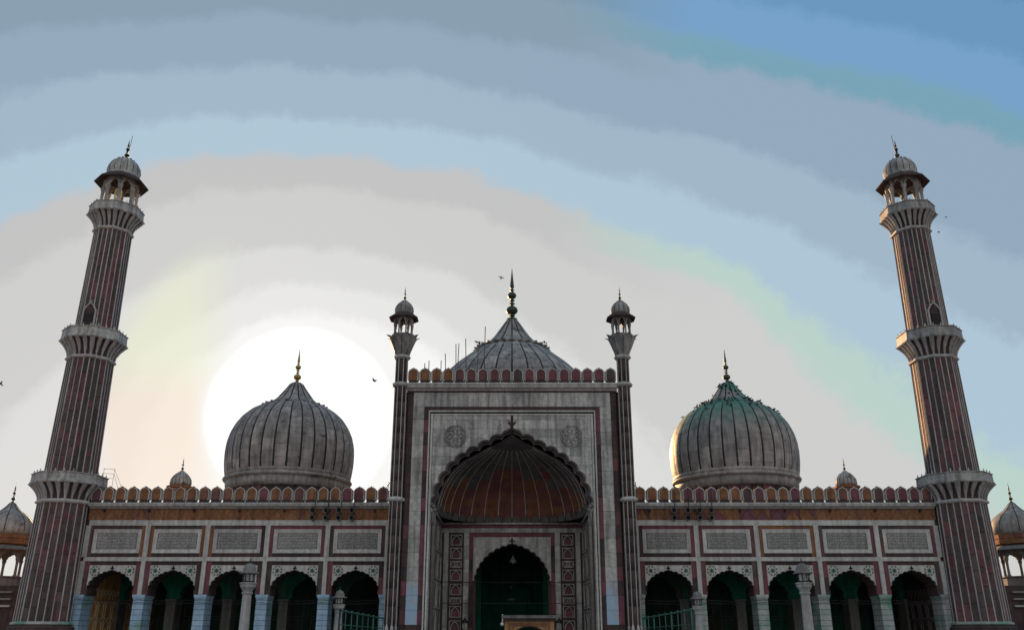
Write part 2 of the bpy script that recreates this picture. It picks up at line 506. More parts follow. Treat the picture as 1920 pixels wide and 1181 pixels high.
def dome(root, cx, cy, prof, gores, courses, mslab, mbody, gap=.08, nameslab='marble_slab', thick=.035, petals=None, fin=None, cone=None, mcone=None):
    """bulbous dome: dark body whose joints show between marble slabs laid gore by gore"""
    P('dome_shell', MB().lathe([(max(.02, r - .02), z) for r, z in prof], gores * 2).mesh('dome_shell', 'dome_joint'), root, (cx, cy, 0))
    strip = []
    for r_, z in prof[:-1]:
        w_ = .095 if z < prof[len(prof) // 2][1] else .045
        strip += [(r_ + .012, -w_, z), (r_ + .012, w_, z), (r_ - .05, w_, z), (r_ - .05, -w_, z)]
    sf = []
    for i in range(len(prof) - 2):
        for q in range(4):
            sf.append((i * 4 + q, i * 4 + (q + 1) % 4, (i + 1) * 4 + (q + 1) % 4, (i + 1) * 4 + q))
    sm_ = MB().add(strip, sf).mesh('inlay_strip', 'inlay')
    for k in range(gores):
        P('inlay_strip', sm_, root, (cx, cy, 0), (0, 0, 2 * PI * k / gores))
    d = [0]
    for a, b in zip(prof, prof[1:]): d.append(d[-1] + math.hypot(b[0] - a[0], b[1] - a[1]))
    def at(u):
        u *= d[-1]
        for i in range(len(prof) - 1):
            if u <= d[i + 1] + 1e-9:
                f = (u - d[i]) / (d[i + 1] - d[i])
                return prof[i][0] + (prof[i + 1][0] - prof[i][0]) * f, prof[i][1] + (prof[i + 1][1] - prof[i][1]) * f
        return prof[-1]
    da = 2 * PI / gores
    for j in range(courses):
        u0, u1 = j / courses + .0004, (j + 1) / courses - .0004
        variants = []
        h_ = 1.0 / courses
        for v in range(3):
            u0 = j * h_ + (0 if j == 0 else (v - 1) * .24 * h_) + .0011
            u1 = (j + 1) * h_ + (0 if j == courses - 1 else (v - 1) * .24 * h_) - .0011
            vs, fs = [], []
            nu, na = 4, 5
            for i in range(nu):
                r, z = at(u0 + (u1 - u0) * i / (nu - 1))
                for k in range(na):
                    w = da / 2 - gap / max(r, .6)
                    a = -w + 2 * w * k / (na - 1)
                    rr = r + thick * (1 - (a / w) ** 2 * .5) 
                    vs.append((rr * math.cos(a), rr * math.sin(a), z))
            for i in range(nu - 1):
                for k in range(na - 1):
                    q = i * na + k
                    fs.append((q, q + 1, q + na + 1, q + na))
            m_ = MB().add(vs, fs, True)
            # rim walls back into the shell
            rim = [k for k in range(na)] + [i * na + na - 1 for i in range(1, nu)] + [(nu - 1) * na + k for k in range(na - 2, -1, -1)] + [i * na for i in range(nu - 2, 0, -1)]
            top = [vs[q] for q in rim]
            inner = [tuple(Vector((vs[q][0], vs[q][1], 0)) * .975 + Vector((0, 0, vs[q][2]))) for q in rim]
            nr = len(rim)
            m_.add(top + inner, [(q, (q + 1) % nr, nr + (q + 1) % nr, nr + q) for q in range(nr)])
            variants.append(m_.mesh('slab', mslab))
        for k in range(gores):
            P(nameslab, variants[(k * 7 + k // 3) % 3], root, (cx, cy, 0), (0, 0, da * (k + .5)))
    if petals:
        pr, pz, npet, ps = petals
        pm = MB()
        pm.add([(pr - .15 * ps, -.32 * ps, pz), (pr + .1 * ps, -.34 * ps, pz - .02), (pr + .42 * ps, 0, pz - .02 + .06 * ps), (pr + .1 * ps, .34 * ps, pz - .02), (pr - .15 * ps, .32 * ps, pz),
                (pr - .15 * ps, -.32 * ps, pz - .14 * ps), (pr + .1 * ps, -.34 * ps, pz - .16 * ps), (pr + .38 * ps, 0, pz - .08 * ps), (pr + .1 * ps, .34 * ps, pz - .16 * ps), (pr - .15 * ps, .32 * ps, pz - .14 * ps)],
               [(0, 1, 2, 3, 4), (9, 8, 7, 6, 5), (0, 5, 6, 1), (1, 6, 7, 2), (2, 7, 8, 3), (3, 8, 9, 4), (4, 9, 5, 0)])
        pmesh = pm.mesh('petal', mslab)
        for k in range(npet):
            P('petal', pmesh, root, (cx, cy, 0), (0, 0, 2 * PI * k / npet))
        P('petal_ring', MB().lathe([(pr - .3 * ps, pz - .2 * ps), (pr + .12 * ps, pz - .15 * ps), (pr + .14 * ps, pz), (pr - .3 * ps, pz + .1 * ps)], 48).mesh('petal_ring', mbody), root, (cx, cy, 0))
    if cone:
        P('crown_cone', MB().lathe([(max(.02, r - .02), z) for r, z in cone], 48).mesh('cone', mbody), root, (cx, cy, 0))
        n = gores // 2
        da2 = 2 * PI / n
        vs, fs = [], []
        na = 4
        for r, z in cone:
            for k in range(na):
                w = da2 / 2 - min(.06 / max(r, .2), da2 * .16)
                a = -w + 2 * w * k / (na - 1)
                rr = r + .05 * (1 - (a / w) ** 2 * .8)
                vs.append((rr * math.cos(a), rr * math.sin(a), z + .01))
        for i in range(len(cone) - 1):
            for k in range(na - 1):
                fs.append((i * na + k, i * na + k + 1, (i + 1) * na + k + 1, (i + 1) * na + k))
        cm = MB().add(vs, fs, True).mesh('crown_gore', mcone or mslab)
        for k in range(n):
            P('crown_gore', cm, root, (cx, cy, 0), (0, 0, da2 * (k + .5)))
        if fin:
            P('finial', finial_mesh(fin[0], fin[1]), root, (cx, cy, cone[-1][1] - .08))

def chhatri(root, cx, cy, n, ph, rc, z0, zc, ze, eave, domep, mat, colr, meave, mdome, fin, gores=16, open_arch=True, cap=.0, lean=None):
    """pillared kiosk: columns, cusped arches between them, wide sloping eave, small ribbed dome, finial"""
    cm = MB()
    cm.lathe([(colr * 1.5, z0), (colr * 1.5, z0 + .12), (colr, z0 + .2), (colr * .85, (z0 + zc) / 2), (colr * .9, zc - .35), (colr * 1.35, zc - .12), (colr * 1.6, zc)], 8)
    cmesh = cm.mesh('column', mat)
    side_ = 2 * rc * math.sin(PI / n)
    ap = rc * math.cos(PI / n)
    w = side_ / 2 - colr * .9
    out = cusped(w, zc - .2 - cap, ze - (ze - zc) * .35, 3, ROUND, .2, 4)
    am = MB()
    arch_wall(am, out, -side_ / 2, side_ / 2, zc - .2 - cap, ze, -.09, .09)
    am.xf(Matrix.Rotation(PI / 2, 4, 'Z'))
    amesh = am.mesh('arch', mat)
    for k in range(n):
        a = ph + 2 * PI * (k + .5) / n
        P('column', cmesh, root, (cx + rc * math.cos(a), cy + rc * math.sin(a), 0))
        b = ph + 2 * PI * k / n
        P('arch_panel', amesh, root, (cx + ap * math.cos(b), cy + ap * math.sin(b), 0), (0, 0, b))
    ri, zi, ro, zo = eave
    P('eave', MB().lathe([(ri * .9, zo + .08 + (zi - zo) * .3), (ro - .03, zo - .03), (ro, zo + .02), (ro, zo + .07), (ri, zi)], n, ph + PI / n, (cx, cy), False).mesh('eave', meave), root)
    P('dome_body', MB().lathe(domep, gores * 4, 0, (cx, cy), True, .035, gores).mesh('dome_body', mdome), root)
    rb, zb = domep[0]
    rt, zt = domep[-2]
    # dark ribs
    for k in range(gores):
        a = 2 * PI * (k + .5) / gores
        pts = [(cx + (r * 1.005 + .01) * math.cos(a), cy + (r * 1.005 + .01) * math.sin(a), z) for r, z in domep[1:-1]]
        P('rib', MB().tube(pts, .016 * max(1, rb), 4).mesh('rib', 'inlay'), root)
    if fin:
        P('finial', finial_mesh(fin[0], fin[1], fin[2]), root, (cx, cy, domep[-1][1] - .04))

def horn_positions(): pass

# ================================================================== SETTING
g = P('ground', MB().box(-3000, 3000, -3000, 3000, -2.0, -.02).mesh('ground', 'far_ground')); tag(g, kind='structure')
g = P('courtyard_paving', MB().box(-60, 60, -40, 100, -.02, 0).mesh('courtyard', 'court')); tag(g, kind='structure')
g = P('terrace', MB().box(-38, 38, 48, 98, 0, 1.5).box(-38.0, 38.0, 47.6, 48, 0, 1.2).box(-38, 38, 47.2, 47.6, 0, .9).box(-38, 38, 46.8, 47.2, 0, .6).box(-38, 38, 46.4, 46.8, 0, .3).mesh('terrace', 'court')); tag(g, kind='structure')

# ================================================================== MINARETS
def build_minaret(x):
    root = thing('minaret', '', 'minaret', (x, 65, 1.5))
    cx, cy = x, 65
    C8 = math.cos(PI / 8)
    PH = PI / 8
    sections = [(2.75, 11.0, 2.02, 1.86, 7), (13.0, 21.9, 1.79, 1.65, 6), (24.2, 32.9, 1.53, 1.41, 7)]
    P('plinth', MB().lathe([(2.35, 1.5), (2.35, 2.45), (2.12, 2.6), (2.12, 2.75)], 8, PH, (cx, cy), False).mesh('plinth', 'red_dark'), root)
    P('base_moulding', MB().lathe([(2.08, 2.6), (2.2, 2.66), (2.2, 2.76), (2.04, 2.84)], 8, PH, (cx, cy), False).mesh('moulding', 'marble_greenish'), root)
    hidden = MB()
    for z0, z1, r0, r1, nc in sections:
        P('shaft_core', MB().lathe([(r0 - .06, z0 - .3), (r1 - .06, z1 + .3)], 8, PH, (cx, cy), False).mesh('core', 'red_dark'), root)
        for j in range(nc):
            za, zb = z0 + (z1 - z0) * j / nc, z0 + (z1 - z0) * (j + 1) / nc
            f = (j + .5) / nc
            rr = r0 + (r1 - r0) * f
            ap, sd = rr * C8, 2 * rr * math.sin(PI / 8)
            for k in range(8):
                ang = k * PI / 4
                n_ = Vector((math.cos(ang), math.sin(ang), 0)); t_ = Vector((-math.sin(ang), math.cos(ang), 0))
                for b in (-1, 0, 1):
                    jit = lambda q, kk=k, bb=b: 0 if q in (0, nc) else (random.Random(kk * 977 + (bb + 1) * 131 + q * 17).random() - .5) * .75 * (z1 - z0) / nc
                    za = z0 + (z1 - z0) * j / nc + jit(j)
                    zb = z0 + (z1 - z0) * (j + 1) / nc + jit(j + 1)
                    c = Vector((cx, cy, (za + zb) / 2)) + n_ * (ap - .06 + rng.uniform(-.008, .008)) + t_ * (b * sd / 3)
                    tilt = math.atan2((r0 - r1) * C8, z1 - z0)
                    if k in (0, 4, 5, 6, 7):
                        o = P('sandstone_block', cube('red'), root, c, (0, -tilt, ang), (.12, sd / 3 - .03, (zb - za) - .03))
                    else:
                        q = MB().box(-.06, .06, -sd / 6 + .015, sd / 6 - .015, -(zb - za) / 2 + .015, (zb - za) / 2 - .015)
                        q.xf(Matrix.Translation(c) @ Matrix.Rotation(ang, 4, 'Z'))
                        hidden.add(q.v, q.f)
        # thin marble fillets from bottom to top
        for k in range(8):
            ang = k * PI / 4
            n_ = Vector((math.cos(ang), math.sin(ang), 0)); t_ = Vector((-math.sin(ang), math.cos(ang), 0))
            for b in (-1, 1, 3):
                def at(r, z):
                    ap, sd = r * C8, 2 * r * math.sin(PI / 8)
                    return Vector((cx, cy, z)) + n_ * (ap - .012) + t_ * (b * sd / 6)
                a0, a1 = at(r0, z0), at(r1, z1)
                d = a1 - a0
                o = P('marble_fillet', cube('fillet'), root, (a0 + a1) / 2, (0, 0, 0), (.085, .07, d.length))
                o.rotation_euler = (d.to_track_quat('Z', 'Y') @ Matrix.Rotation(ang + (PI / 8 if b == 3 else 0), 3, 'Z').to_quaternion()).to_euler()
    P('sandstone_blocks', hidden.mesh('blocks', 'red'), root, kind='stuff')
    decks = [(11.0, 13.0, 1.86, 2.66, 12.25), (21.9, 24.15, 1.65, 2.44, 23.3), (32.85, 35.0, 1.41, 2.18, 34.2)]
    for z0, z1, rs, rb, zd in decks:
        P('ring_moulding', MB().lathe([(rs, z0 - .14), (rs + .16, z0 - .08), (rs + .2, z0 + .02), (rs + .14, z0 + .1), (rs, z0 + .16)], 8, PH, (cx, cy), False).mesh('ring', 'marble_trim'), root)
        flare = []
        h = zd - z0 - .12
        for i in range(8):
            u = i / 7
            flare.append((rs + (rb - rs - .1) * (u ** 2.1), z0 + .12 + h * u))
        P('corbel_core', MB().lathe([(r - .05, z) for r, z in flare], 8, PH, (cx, cy), False).mesh('flare', 'red_dark'), root)
        for b in (-1, 1, 3):
            mb = MB()
            vs, fs = [], []
            for i, (r, z) in enumerate(flare):
                u = i / 7
                ap, sd = r * C8, 2 * r * math.sin(PI / 8)
                wd = .045 + .115 * math.sin(min(1, u * 1.15) * PI / 2) ** 1.5 * (rb / 2.66)
                off = b * sd / 6
                for (dx, dy) in ((.03 + .05 * u, -wd), (.07 + .09 * u, -wd * .6), (.09 + .10 * u, 0), (.07 + .09 * u, wd * .6), (.03 + .05 * u, wd), (-.12, wd), (-.12, -wd)):
                    vs.append((ap + dx, off + dy, z))
            for i in range(7):
                for q in range(7):
                    q2 = (q + 1) % 7
                    fs.append((i * 7 + q, i * 7 + q2, (i + 1) * 7 + q2, (i + 1) * 7 + q))
            fs += [tuple(range(7)), tuple(49 + q for q in range(7))]
            bm_ = mb.add(vs, fs).mesh('corbel', 'fillet')
            for k in range(8):
                P('corbel', bm_, root, (cx, cy, 0), (0, 0, k * PI / 4))
        P('balcony', MB().lathe([(rb - .55, zd - .02), (rb - .04, zd - .02), (rb, zd + .05), (rb, zd + .13), (rb - .07, zd + .17), (rb - .1, z1 - .08), (rb - .03, z1 - .05), (rb - .03, z1),
                                 (rb - .26, z1), (rb - .26, zd + .3), (.4, zd + .3)], 8, PH, (cx, cy), False).mesh('balcony', 'marble'), root)
        kn = MB().lathe([(.05, 0), (.055, .06), (.03, .1), (.05, .16), (.01, .24)], 6).mesh('knob', 'marble_trim')
        for k in range(8):
            ang = k * PI / 4
            for b in (-1, 0, 1):
                rr = rb - .13
                ap, sd = rr * C8, 2 * rr * math.sin(PI / 8)
                P('knob', kn, root, (cx + ap * math.cos(ang) - b * sd / 3 * math.sin(ang), cy + ap * math.sin(ang) + b * sd / 3 * math.cos(ang), z1 - .01))
    # door niche on the upper stage
    w = .42
    nz_ = 24.2
    yf = cy - 1.53 * C8
    d = P('balcony_door', MB().prism([(-w + .1, nz_), (-w + .1, nz_ + 1.35), (-.2, nz_ + 1.65), (0, nz_ + 1.8), (.2, nz_ + 1.65), (w - .1, nz_ + 1.35), (w - .1, nz_)], -.03, .06).mesh('panel', 'red_dark'), root, (cx, yf - .08, 0))
    out = [(-w, nz_), (-w, nz_ + 1.4), (-w + .08, nz_ + 1.55), (-.22, nz_ + 1.75), (0, nz_ + 1.98), (.22, nz_ + 1.75), (w - .08, nz_ + 1.55), (w, nz_ + 1.4), (w, nz_)]
    P('door_frame', band_along(MB(), out, .085, -.1, .05).mesh('door_frame', 'marble_trim'), d, (cx, yf - .08, 0))
    P('door_dark_slab', MB().box(-w + .14, w - .14, -.06, .03, nz_ + .02, nz_ + 1.12).mesh('opening', 'inlay'), d, (cx, yf - .09, 0))  # black slab paints the shade inside the doorway
    P('door_knob_finial', MB().ball((0, -.02, nz_ + 2.15), .08, 8, 5).mesh('ball', 'marble_trim'), d, (cx, yf - .08, 0))
    # crowning kiosk
    chhatri(root, cx, cy, 8, 0, 1.32, 34.55, 36.75, 37.7, (1.35, 38.0, 2.12, 37.3),
            [(1.3, 37.95), (1.3, 38.2), (1.24, 38.25), (1.3, 38.55), (1.24, 38.95), (1.02, 39.35), (.7, 39.65), (.3, 39.82), (.12, 39.9)],
            'marble', .15, 'red_dark', 'marble', ('iron', .58, .9), gores=16)
    pet = MB().add([(.55, -.12, 39.72), (.78, 0, 39.72), (.55, .12, 39.72), (.55, -.12, 39.66), (.74, 0, 39.66), (.55, .12, 39.66)], [(0, 1, 2), (5, 4, 3), (0, 3, 4, 1), (1, 4, 5, 2), (2, 5, 3, 0)]).mesh('petal', 'red_dark')
    for k in range(12):
        P('petal', pet, root, (cx, cy, 0), (0, 0, k * PI / 6))
    return root
X0 = 32.75
minL = build_minaret(-X0)
minL['label'] = 'tall striped minaret nearest the sun glow, golden lantern in its top kiosk'
minL['group'] = 'pair of striped minarets'
minR = copy_tree(minL)
minR.location = (X0, 65, 1.5)
minR['label'] = 'tall striped minaret whose inner edge is lit orange by low sun'
# lightning rods
for s in (-1, 1):
    b = MB().tube([(s * (X0 - .1) , 64.6, 39.3), (s * (X0 - .35), 64.6, 41.0), (s * (X0 - .40), 64.6, 41.9)], .022, 5).tube([(s * (X0 - .3), 64.6, 40.9), (s * (X0 - .02), 64.9, 40.9)], .018, 5)
    o = P('lightning_rod', b.mesh('rod', 'iron'))
    tag(o, 'thin lightning rod rising beside the spire of the ' + ('shaded minaret by the sun glow' if s < 0 else 'minaret with the orange sunlit edge'), 'lightning rod', 'lightning rods on the minarets')

t_ = thing('lattice_lantern', 'golden perforated lantern hanging in the top kiosk of the shaded minaret', 'lantern', (-X0 + .35, 64.0, 35.3))
lt = MB()
for i in range(9):
    for k in range(10):
        a = 2 * PI * (k + (i % 2) * .5) / 10
        rr = .27 * math.sin(PI * (i + 1.2) / 11) ** .6
        lt.ball((rr * math.cos(a), rr * math.sin(a), .12 * i), .048, 5, 4)
P('lattice', lt.mesh('lattice', stone('bright gilt', [(.85, .75, .35), (.95, .88, .55)], 3, .1, 0, .35, metal=.2)), t_, (-X0 + .35, 64.0, 35.45))
P('rod', MB().tube([(0, 0, 0), (0, 0, 1.6)], .02, 5).mesh('rod', 'brass'), t_, (-X0 + .35, 64.0, 35.3))

# ================================================================== MERLONS (shared meshes)
def merlon_pts(w, h):
    return [(-w, 0), (-w * .8, .06 * h), (-w * .8, .14 * h), (-w, .2 * h), (-w, .64 * h), (-w * .96, .76 * h), (-w * .78, .87 * h), (-w * .48, .945 * h), (-w * .18, .98 * h), (0, h * 1.045),
            (w * .18, .98 * h), (w * .48, .945 * h), (w * .78, .87 * h), (w * .96, .76 * h), (w, .64 * h), (w, .2 * h), (w * .8, .14 * h), (w * .8, .06 * h), (w, 0)]
MW, MH = .40, 1.16
mer_body = MB().prism(merlon_pts(MW, MH), 0, .34).mesh('merlon', 'red_dark')
mer_rim = band_along(MB(), [(x * .93, z * .96 + .01) for x, z in merlon_pts(MW, MH)][2:-2], -.06, -.05, .0).mesh('rim', 'marble_trim')
def mer_panel(mat):
    return MB().prism([(x * .80, .04 + z * .87) for x, z in merlon_pts(MW, MH)][3:-3], -.02, .0).mesh('panel', mat)
mer_panels = {k: mer_panel(k) for k in ('orange', 'maroon', 'red')}
post_mesh = MB().box(-.022, .022, 0, .06, 0, .8).ball((0, .03, .84), .045, 6, 4).mesh('post', 'marble_trim')
def merlons(root, xs, y, z, pal):
    for i_, x in enumerate(xs):
        o = P('merlon', mer_body, root, (x, y, z))
        P('rim', mer_rim, o, (x, y, z))
        P('inset_panel', mer_panels[rng.choice(pal) if z < 15 else ('orange' if i_ < 4 else rng.choice(pal))], o, (x, y, z))
    for a, b in zip(xs, xs[1:]):
        P('merlon_post', post_mesh, root, ((a + b) / 2, y - .03, z))

# ================================================================== ARCADE WINGS
PITCH = 4.35
BAYX = [9.0 + PITCH * (i + .5) for i in range(5)]
arch_out = cusped(1.62, 4.95, 6.28, 6, ROUND, .25, 5)
wing_wall = MB(); arch_wall(wing_wall, arch_out, -PITCH / 2, PITCH / 2, 4.63, 6.92, 65.0, 66.6)
wing_wall = wing_wall.mesh('arch_wall', 'red_dark')
inner_wall = MB(); arch_wall(inner_wall, arch_out, -PITCH / 2, PITCH / 2, 4.63, 6.92, 71.5, 72.3)
inner_wall = inner_wall.mesh('inner_arch_wall', 'plaster')
spandrel = MB(); arch_wall(spandrel, arch_out, -1.65, 1.65, 4.95, 6.66, 64.95, 65.0)
spandrel = spandrel.mesh('spandrel', 'marble_trim')
arch_rim = band_along(MB(), [(x, z) for x, z in arch_out], .035, 64.915, 64.95).mesh('arch_rim', 'inlay')
arch_fin = MB().tube([(0, 64.92, 6.28), (0, 64.92, 6.5)], .035, 5).ball((0, 64.92, 6.5), .075, 6, 4).ball((-.09, 64.92, 6.44), .05, 6, 4).ball((.09, 64.92, 6.44), .05, 6, 4).ball((0, 64.92, 6.6), .04, 6, 4).mesh('arch_finial', 'inlay')
fr = MB().frame(-1.725, 1.725, 7.5, 9.18, .27, 64.93, 65.05, .05).mesh('panel_frame', 'marble_trim')
slab_i = MB().box(-1.455, 1.455, 64.985, 65.05, 7.77, 8.91).mesh('inscription_slab', stone('pale inscription marble', [(.36, .355, .35), (.44, .43, .425)], 2, .3, .2, .6))
thinf = MB().frame(-1.43, 1.43, 7.795, 8.885, .028, 64.975, 64.985).mesh('outline', 'inlay')
def script_mesh(seed, x0, x1, z0, z1, rows, y):
    """rows of flowing calligraphic strokes cut in dark stone"""
    r = random.Random(seed)
    mb = MB()
    def stroke(pts, w):
        V = [Vector(p) for p in pts]
        for i in range(len(V) - 1):
            a, b = V[i], V[i + 1]
            d = b - a
            if d.length < 1e-4: continue
            n = Vector((-d.y, d.x)).normalized() * w
            mb.add([(a.x + n.x, y, a.y + n.y), (b.x + n.x, y, b.y + n.y), (b.x - n.x, y, b.y - n.y), (a.x - n.x, y, a.y - n.y)], [(0, 1, 2, 3)])
    h = (z1 - z0) / rows
    for j in range(rows):
        base = z0 + h * (j + .3)
        x = x1
        while x > x0 + .12:
            k = r.random()
            w = r.uniform(.10, .24)
            if x - w < x0: break
            if k < .4:      # bowl
                stroke([(x - w * u, base + h * (.12 - .38 * math.sin(PI * u))) for u in (0, .2, .4, .6, .8, 1)], .010)
            elif k < .75:   # toothed run
                stroke([(x, base), (x - w * .3, base + h * .18), (x - w * .4, base), (x - w * .7, base + h * .15), (x - w, base)], .010)
            else:           # loop
                stroke([(x - w * .5 + w * .3 * math.cos(t), base + h * .15 + h * .2 * math.sin(t)) for t in [i * PI / 3 for i in range(7)]], .010)
            if r.random() < .55:
                stroke([(x - w * .2, base), (x - w * .2 + .012, base + h * .55)], .010)
            if r.random() < .5:
                stroke([(x - w * .5, base + h * .4), (x - w * .5 + .03, base + h * .46)], .012)
            x -= w + r.uniform(.01, .035)
    return mb.mesh('lettering', 'inlay')
# star rosettes
star = []
for k in range(16):
    a = PI * k / 8
    star.append(((.20 if k % 2 == 0 else .095) * math.cos(a), (.20 if k % 2 == 0 else .095) * math.sin(a)))
star_m = MB().prism(star, -.035, -.015).mesh('star', 'green_inlay')
disc_m = MB().prism([(.34 * math.cos(PI * k / 12), .34 * math.sin(PI * k / 12)) for k in range(24)], -.008, 0).mesh('disc', 'inlay')
pet_pts = [(0, 0), (.055, .12), (.095, .22), (.06, .315), (0, .33), (-.06, .315), (-.095, .22), (-.055, .12)]
pet_m = MB().prism([(x * .92, z) for x, z in pet_pts], -.018, -.006).mesh('petal', 'marble_trim')

def build_wing(s):
    """s = -1 left of the portal, +1 right"""
    root = thing('arcade_wing', '', 'arcade', (s * 19.9, 65, 1.5))
    xa, xb = sorted((s * 8.95, s * 30.9))
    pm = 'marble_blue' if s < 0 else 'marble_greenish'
    P('upper_wall', MB().box(xa, xb, 65.0, 66.6, 6.92, 11.0).mesh('upper_wall', 'red_dark'), root)
    for i, bx in enumerate(BAYX):
        x = s * bx
        P('arch_wall', wing_wall, root, (x, 0, 0))
        P('inner_arch_wall', inner_wall, root, (x, 0, 0))
        P('spandrel', spandrel, root, (x, 0, 0))
        P('arch_rim', arch_rim, root, (x, 0, 0))
        P('arch_finial', arch_fin, root, (x, 0, 0))
        P('panel_frame', fr, root, (x, 0, 0))
        sl_ = P('inscription_slab', slab_i, root, (x, 0, 0))
        P('outline', thinf, sl_, (x, 0, 0))
        P('lettering', script_mesh(100 * (s + 2) + i, -1.36, 1.36, 7.86, 8.82, 5, 64.98), sl_, (x, 0, 0), kind='stuff')
        # border pieces of varied stone
        for (u0, u1, v0, v1) in ((-2.005, -1.725, 7.22, 9.44), (1.725, 2.005, 7.22, 9.44), (-1.725, 1.725, 9.18, 9.44), (-1.725, 1.725, 7.22, 7.5)):
            B('border_slab', rng.choice(('red_dark', 'maroon', 'orange', 'maroon', 'red')) if v0 != 7.22 or u0 != -1.725 else 'red_dark', root, x + u0, x + u1, 64.975, 65.02, v0, v1)
        for (u0, u1, v0, v1) in ((-2.005, -1.65, 5.8, 6.92), (1.65, 2.005, 5.8, 6.92), (-2.005, -1.65, 4.66, 5.8), (1.65, 2.005, 4.66, 5.8)):
            B('border_slab', rng.choice(('red_dark', 'maroon', 'maroon', 'red')), root, x + u0, x + u1, 64.975, 65.02, v0, v1)
        B('marble_slab', 'marble_trim', root, x - PITCH / 2 + .01, x + PITCH / 2 - .01, 64.9, 65.02, 9.44, 9.82)
        B('marble_slab', 'marble_trim', root, x - PITCH / 2 + .01, x + PITCH / 2 - .01, 64.9, 65.02, 6.94, 7.22)
        for q in (-1, 1):
            rx, rz = x + q * 1.25, 6.28
            ro_ = P('rosette', disc_m, root, (rx, 64.95, rz))
            P('star', star_m, ro_, (rx, 64.95, rz))
            for k in range(8):
                P('petal', pet_m, ro_, (rx, 64.95, rz), (0, k * PI / 4, 0))
    # strips between the bays, and piers
    for i in range(6):
        x = s * (9.0 + PITCH * i)
        e = 1 if i == 0 else (-1 if i == 5 else 0)
        B('marble_strip', 'marble_trim', root, x - .17, x + .17, 64.88, 65.02, 7.22, 9.44)
        B('marble_strip', 'marble_trim', root, x - .15, x + .15, 64.86, 65.02, 4.66, 6.94)
        pr = P('pier', MB().box(x - .34, x + .34, 65.0, 66.5, 1.5, 4.45).mesh('pier', 'inlay'), root)
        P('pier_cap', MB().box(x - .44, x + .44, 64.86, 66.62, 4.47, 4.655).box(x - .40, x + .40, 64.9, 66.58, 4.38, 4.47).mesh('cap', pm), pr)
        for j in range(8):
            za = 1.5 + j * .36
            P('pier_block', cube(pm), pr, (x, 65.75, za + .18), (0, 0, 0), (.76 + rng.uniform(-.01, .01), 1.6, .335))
        if 0 < i < 6:
            ip = P('inner_pier', MB().box(x - .36, x + .36, 71.2, 72.6, 1.5, 4.45).box(x - .42, x + .42, 71.14, 72.66, 4.45, 4.63).mesh('inner_pier', 'grey_stone'), root)
    # frieze of triangular and square sandstone pieces
    n = 20
    w = (xb - xa) / n
    for k in range(n):
        a, b = xa + k * w + .008, xa + (k + 1) * w - .008
        m1, m2, m3 = (('orange', 'orange', 0), ('maroon', 'orange', 0), ('maroon', 'maroon', 0), ('orange', 'maroon', 0))[0 if 3 < (k if s < 0 else 19 - k) < 9 or 13 < (k if s > 0 else 99) else rng.randrange(4)]
        c = (a + b) / 2
        P('frieze_slab', MB().prism([(a + .02, 9.84), (b - .02, 9.84), (c, 10.60)], 64.93, 65.02).mesh('frieze', m1), root)
        P('frieze_slab', MB().prism([(a, 9.86), (c - .015, 10.61), (a, 10.61)], 64.935, 65.02).mesh('frieze', m2), root)
        P('frieze_slab', MB().prism([(b, 9.86), (b, 10.61), (c + .015, 10.61)], 64.935, 65.02).mesh('frieze', m2), root)
        if k % 3 == 1:
            P('drain_spout', MB().box(a - .06, a + .06, 64.7, 65.0, 10.42, 10.56).mesh('spout', 'inlay'), root)
    # cornice
    cp = [(65.1, 10.62), (64.86, 10.66), (64.8, 10.74), (64.62, 10.8), (64.58, 10.9), (64.7, 10.93), (64.64, 10.99), (64.66, 11.05), (65.1, 11.05)]
    for k in range(10):
        a, b = xa + (xb - xa) * k / 10 + .008, xa + (xb - xa) * (k + 1) / 10 - .008
        m_ = MB().add([(a, y, z) for y, z in cp] + [(b, y, z) for y, z in cp], [tuple(range(9)), tuple(range(17, 8, -1))] + [(q, (q + 1) % 9, 9 + (q + 1) % 9, 9 + q) for q in range(9)])
        P('cornice_stone', m_.mesh('cornice', 'marble_trim'), root)
    xs = [xa + .44 + k * .875 for k in range(25)]
    merlons(root, xs, 64.72, 11.05, ('orange', 'orange', 'orange', 'orange', 'maroon') if s < 0 else ('orange', 'maroon', 'orange', 'orange', 'maroon'))
    P('roof', MB().box(xa, xb, 66.6, 92, 10.2, 10.6).mesh('roof', 'grey_stone'), root)
    P('ceiling', MB().box(xa, xb, 66.6, 92, 6.95, 7.05).mesh('ceiling', 'plaster'), root)
    P('back_wall', MB().box(xa, xb, 91.9, 92.4, 1.5, 10.2).mesh('back_wall', 'plaster'), root)
    P('partition_wall', MB().box(xa, xb, 79.0, 79.4, 1.5, 6.95).mesh('partition', 'plaster'), root)
    # recessed wall panels seen faintly inside
    for k in range(10):
        x = s * (9.9 + k * 2.17)
        P('wall_panel', MB().frame(-.75, .75, 1.9, 3.3, .05, 78.95, 79.0).frame(-.75, .75, 3.5, 4.9, .05, 78.95, 79.0).mesh('wall_panel', 'grey_stone'), root, (x, 0, 0))
    # end wall with arched inlaid panels
    xe = s * 31.0
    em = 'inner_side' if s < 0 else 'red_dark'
    P('end_wall', MB().box(min(xe, xe - s * .4), max(xe, xe - s * .4), 66.6, 91.9, 1.5, 6.95).mesh('end_wall', em), root)
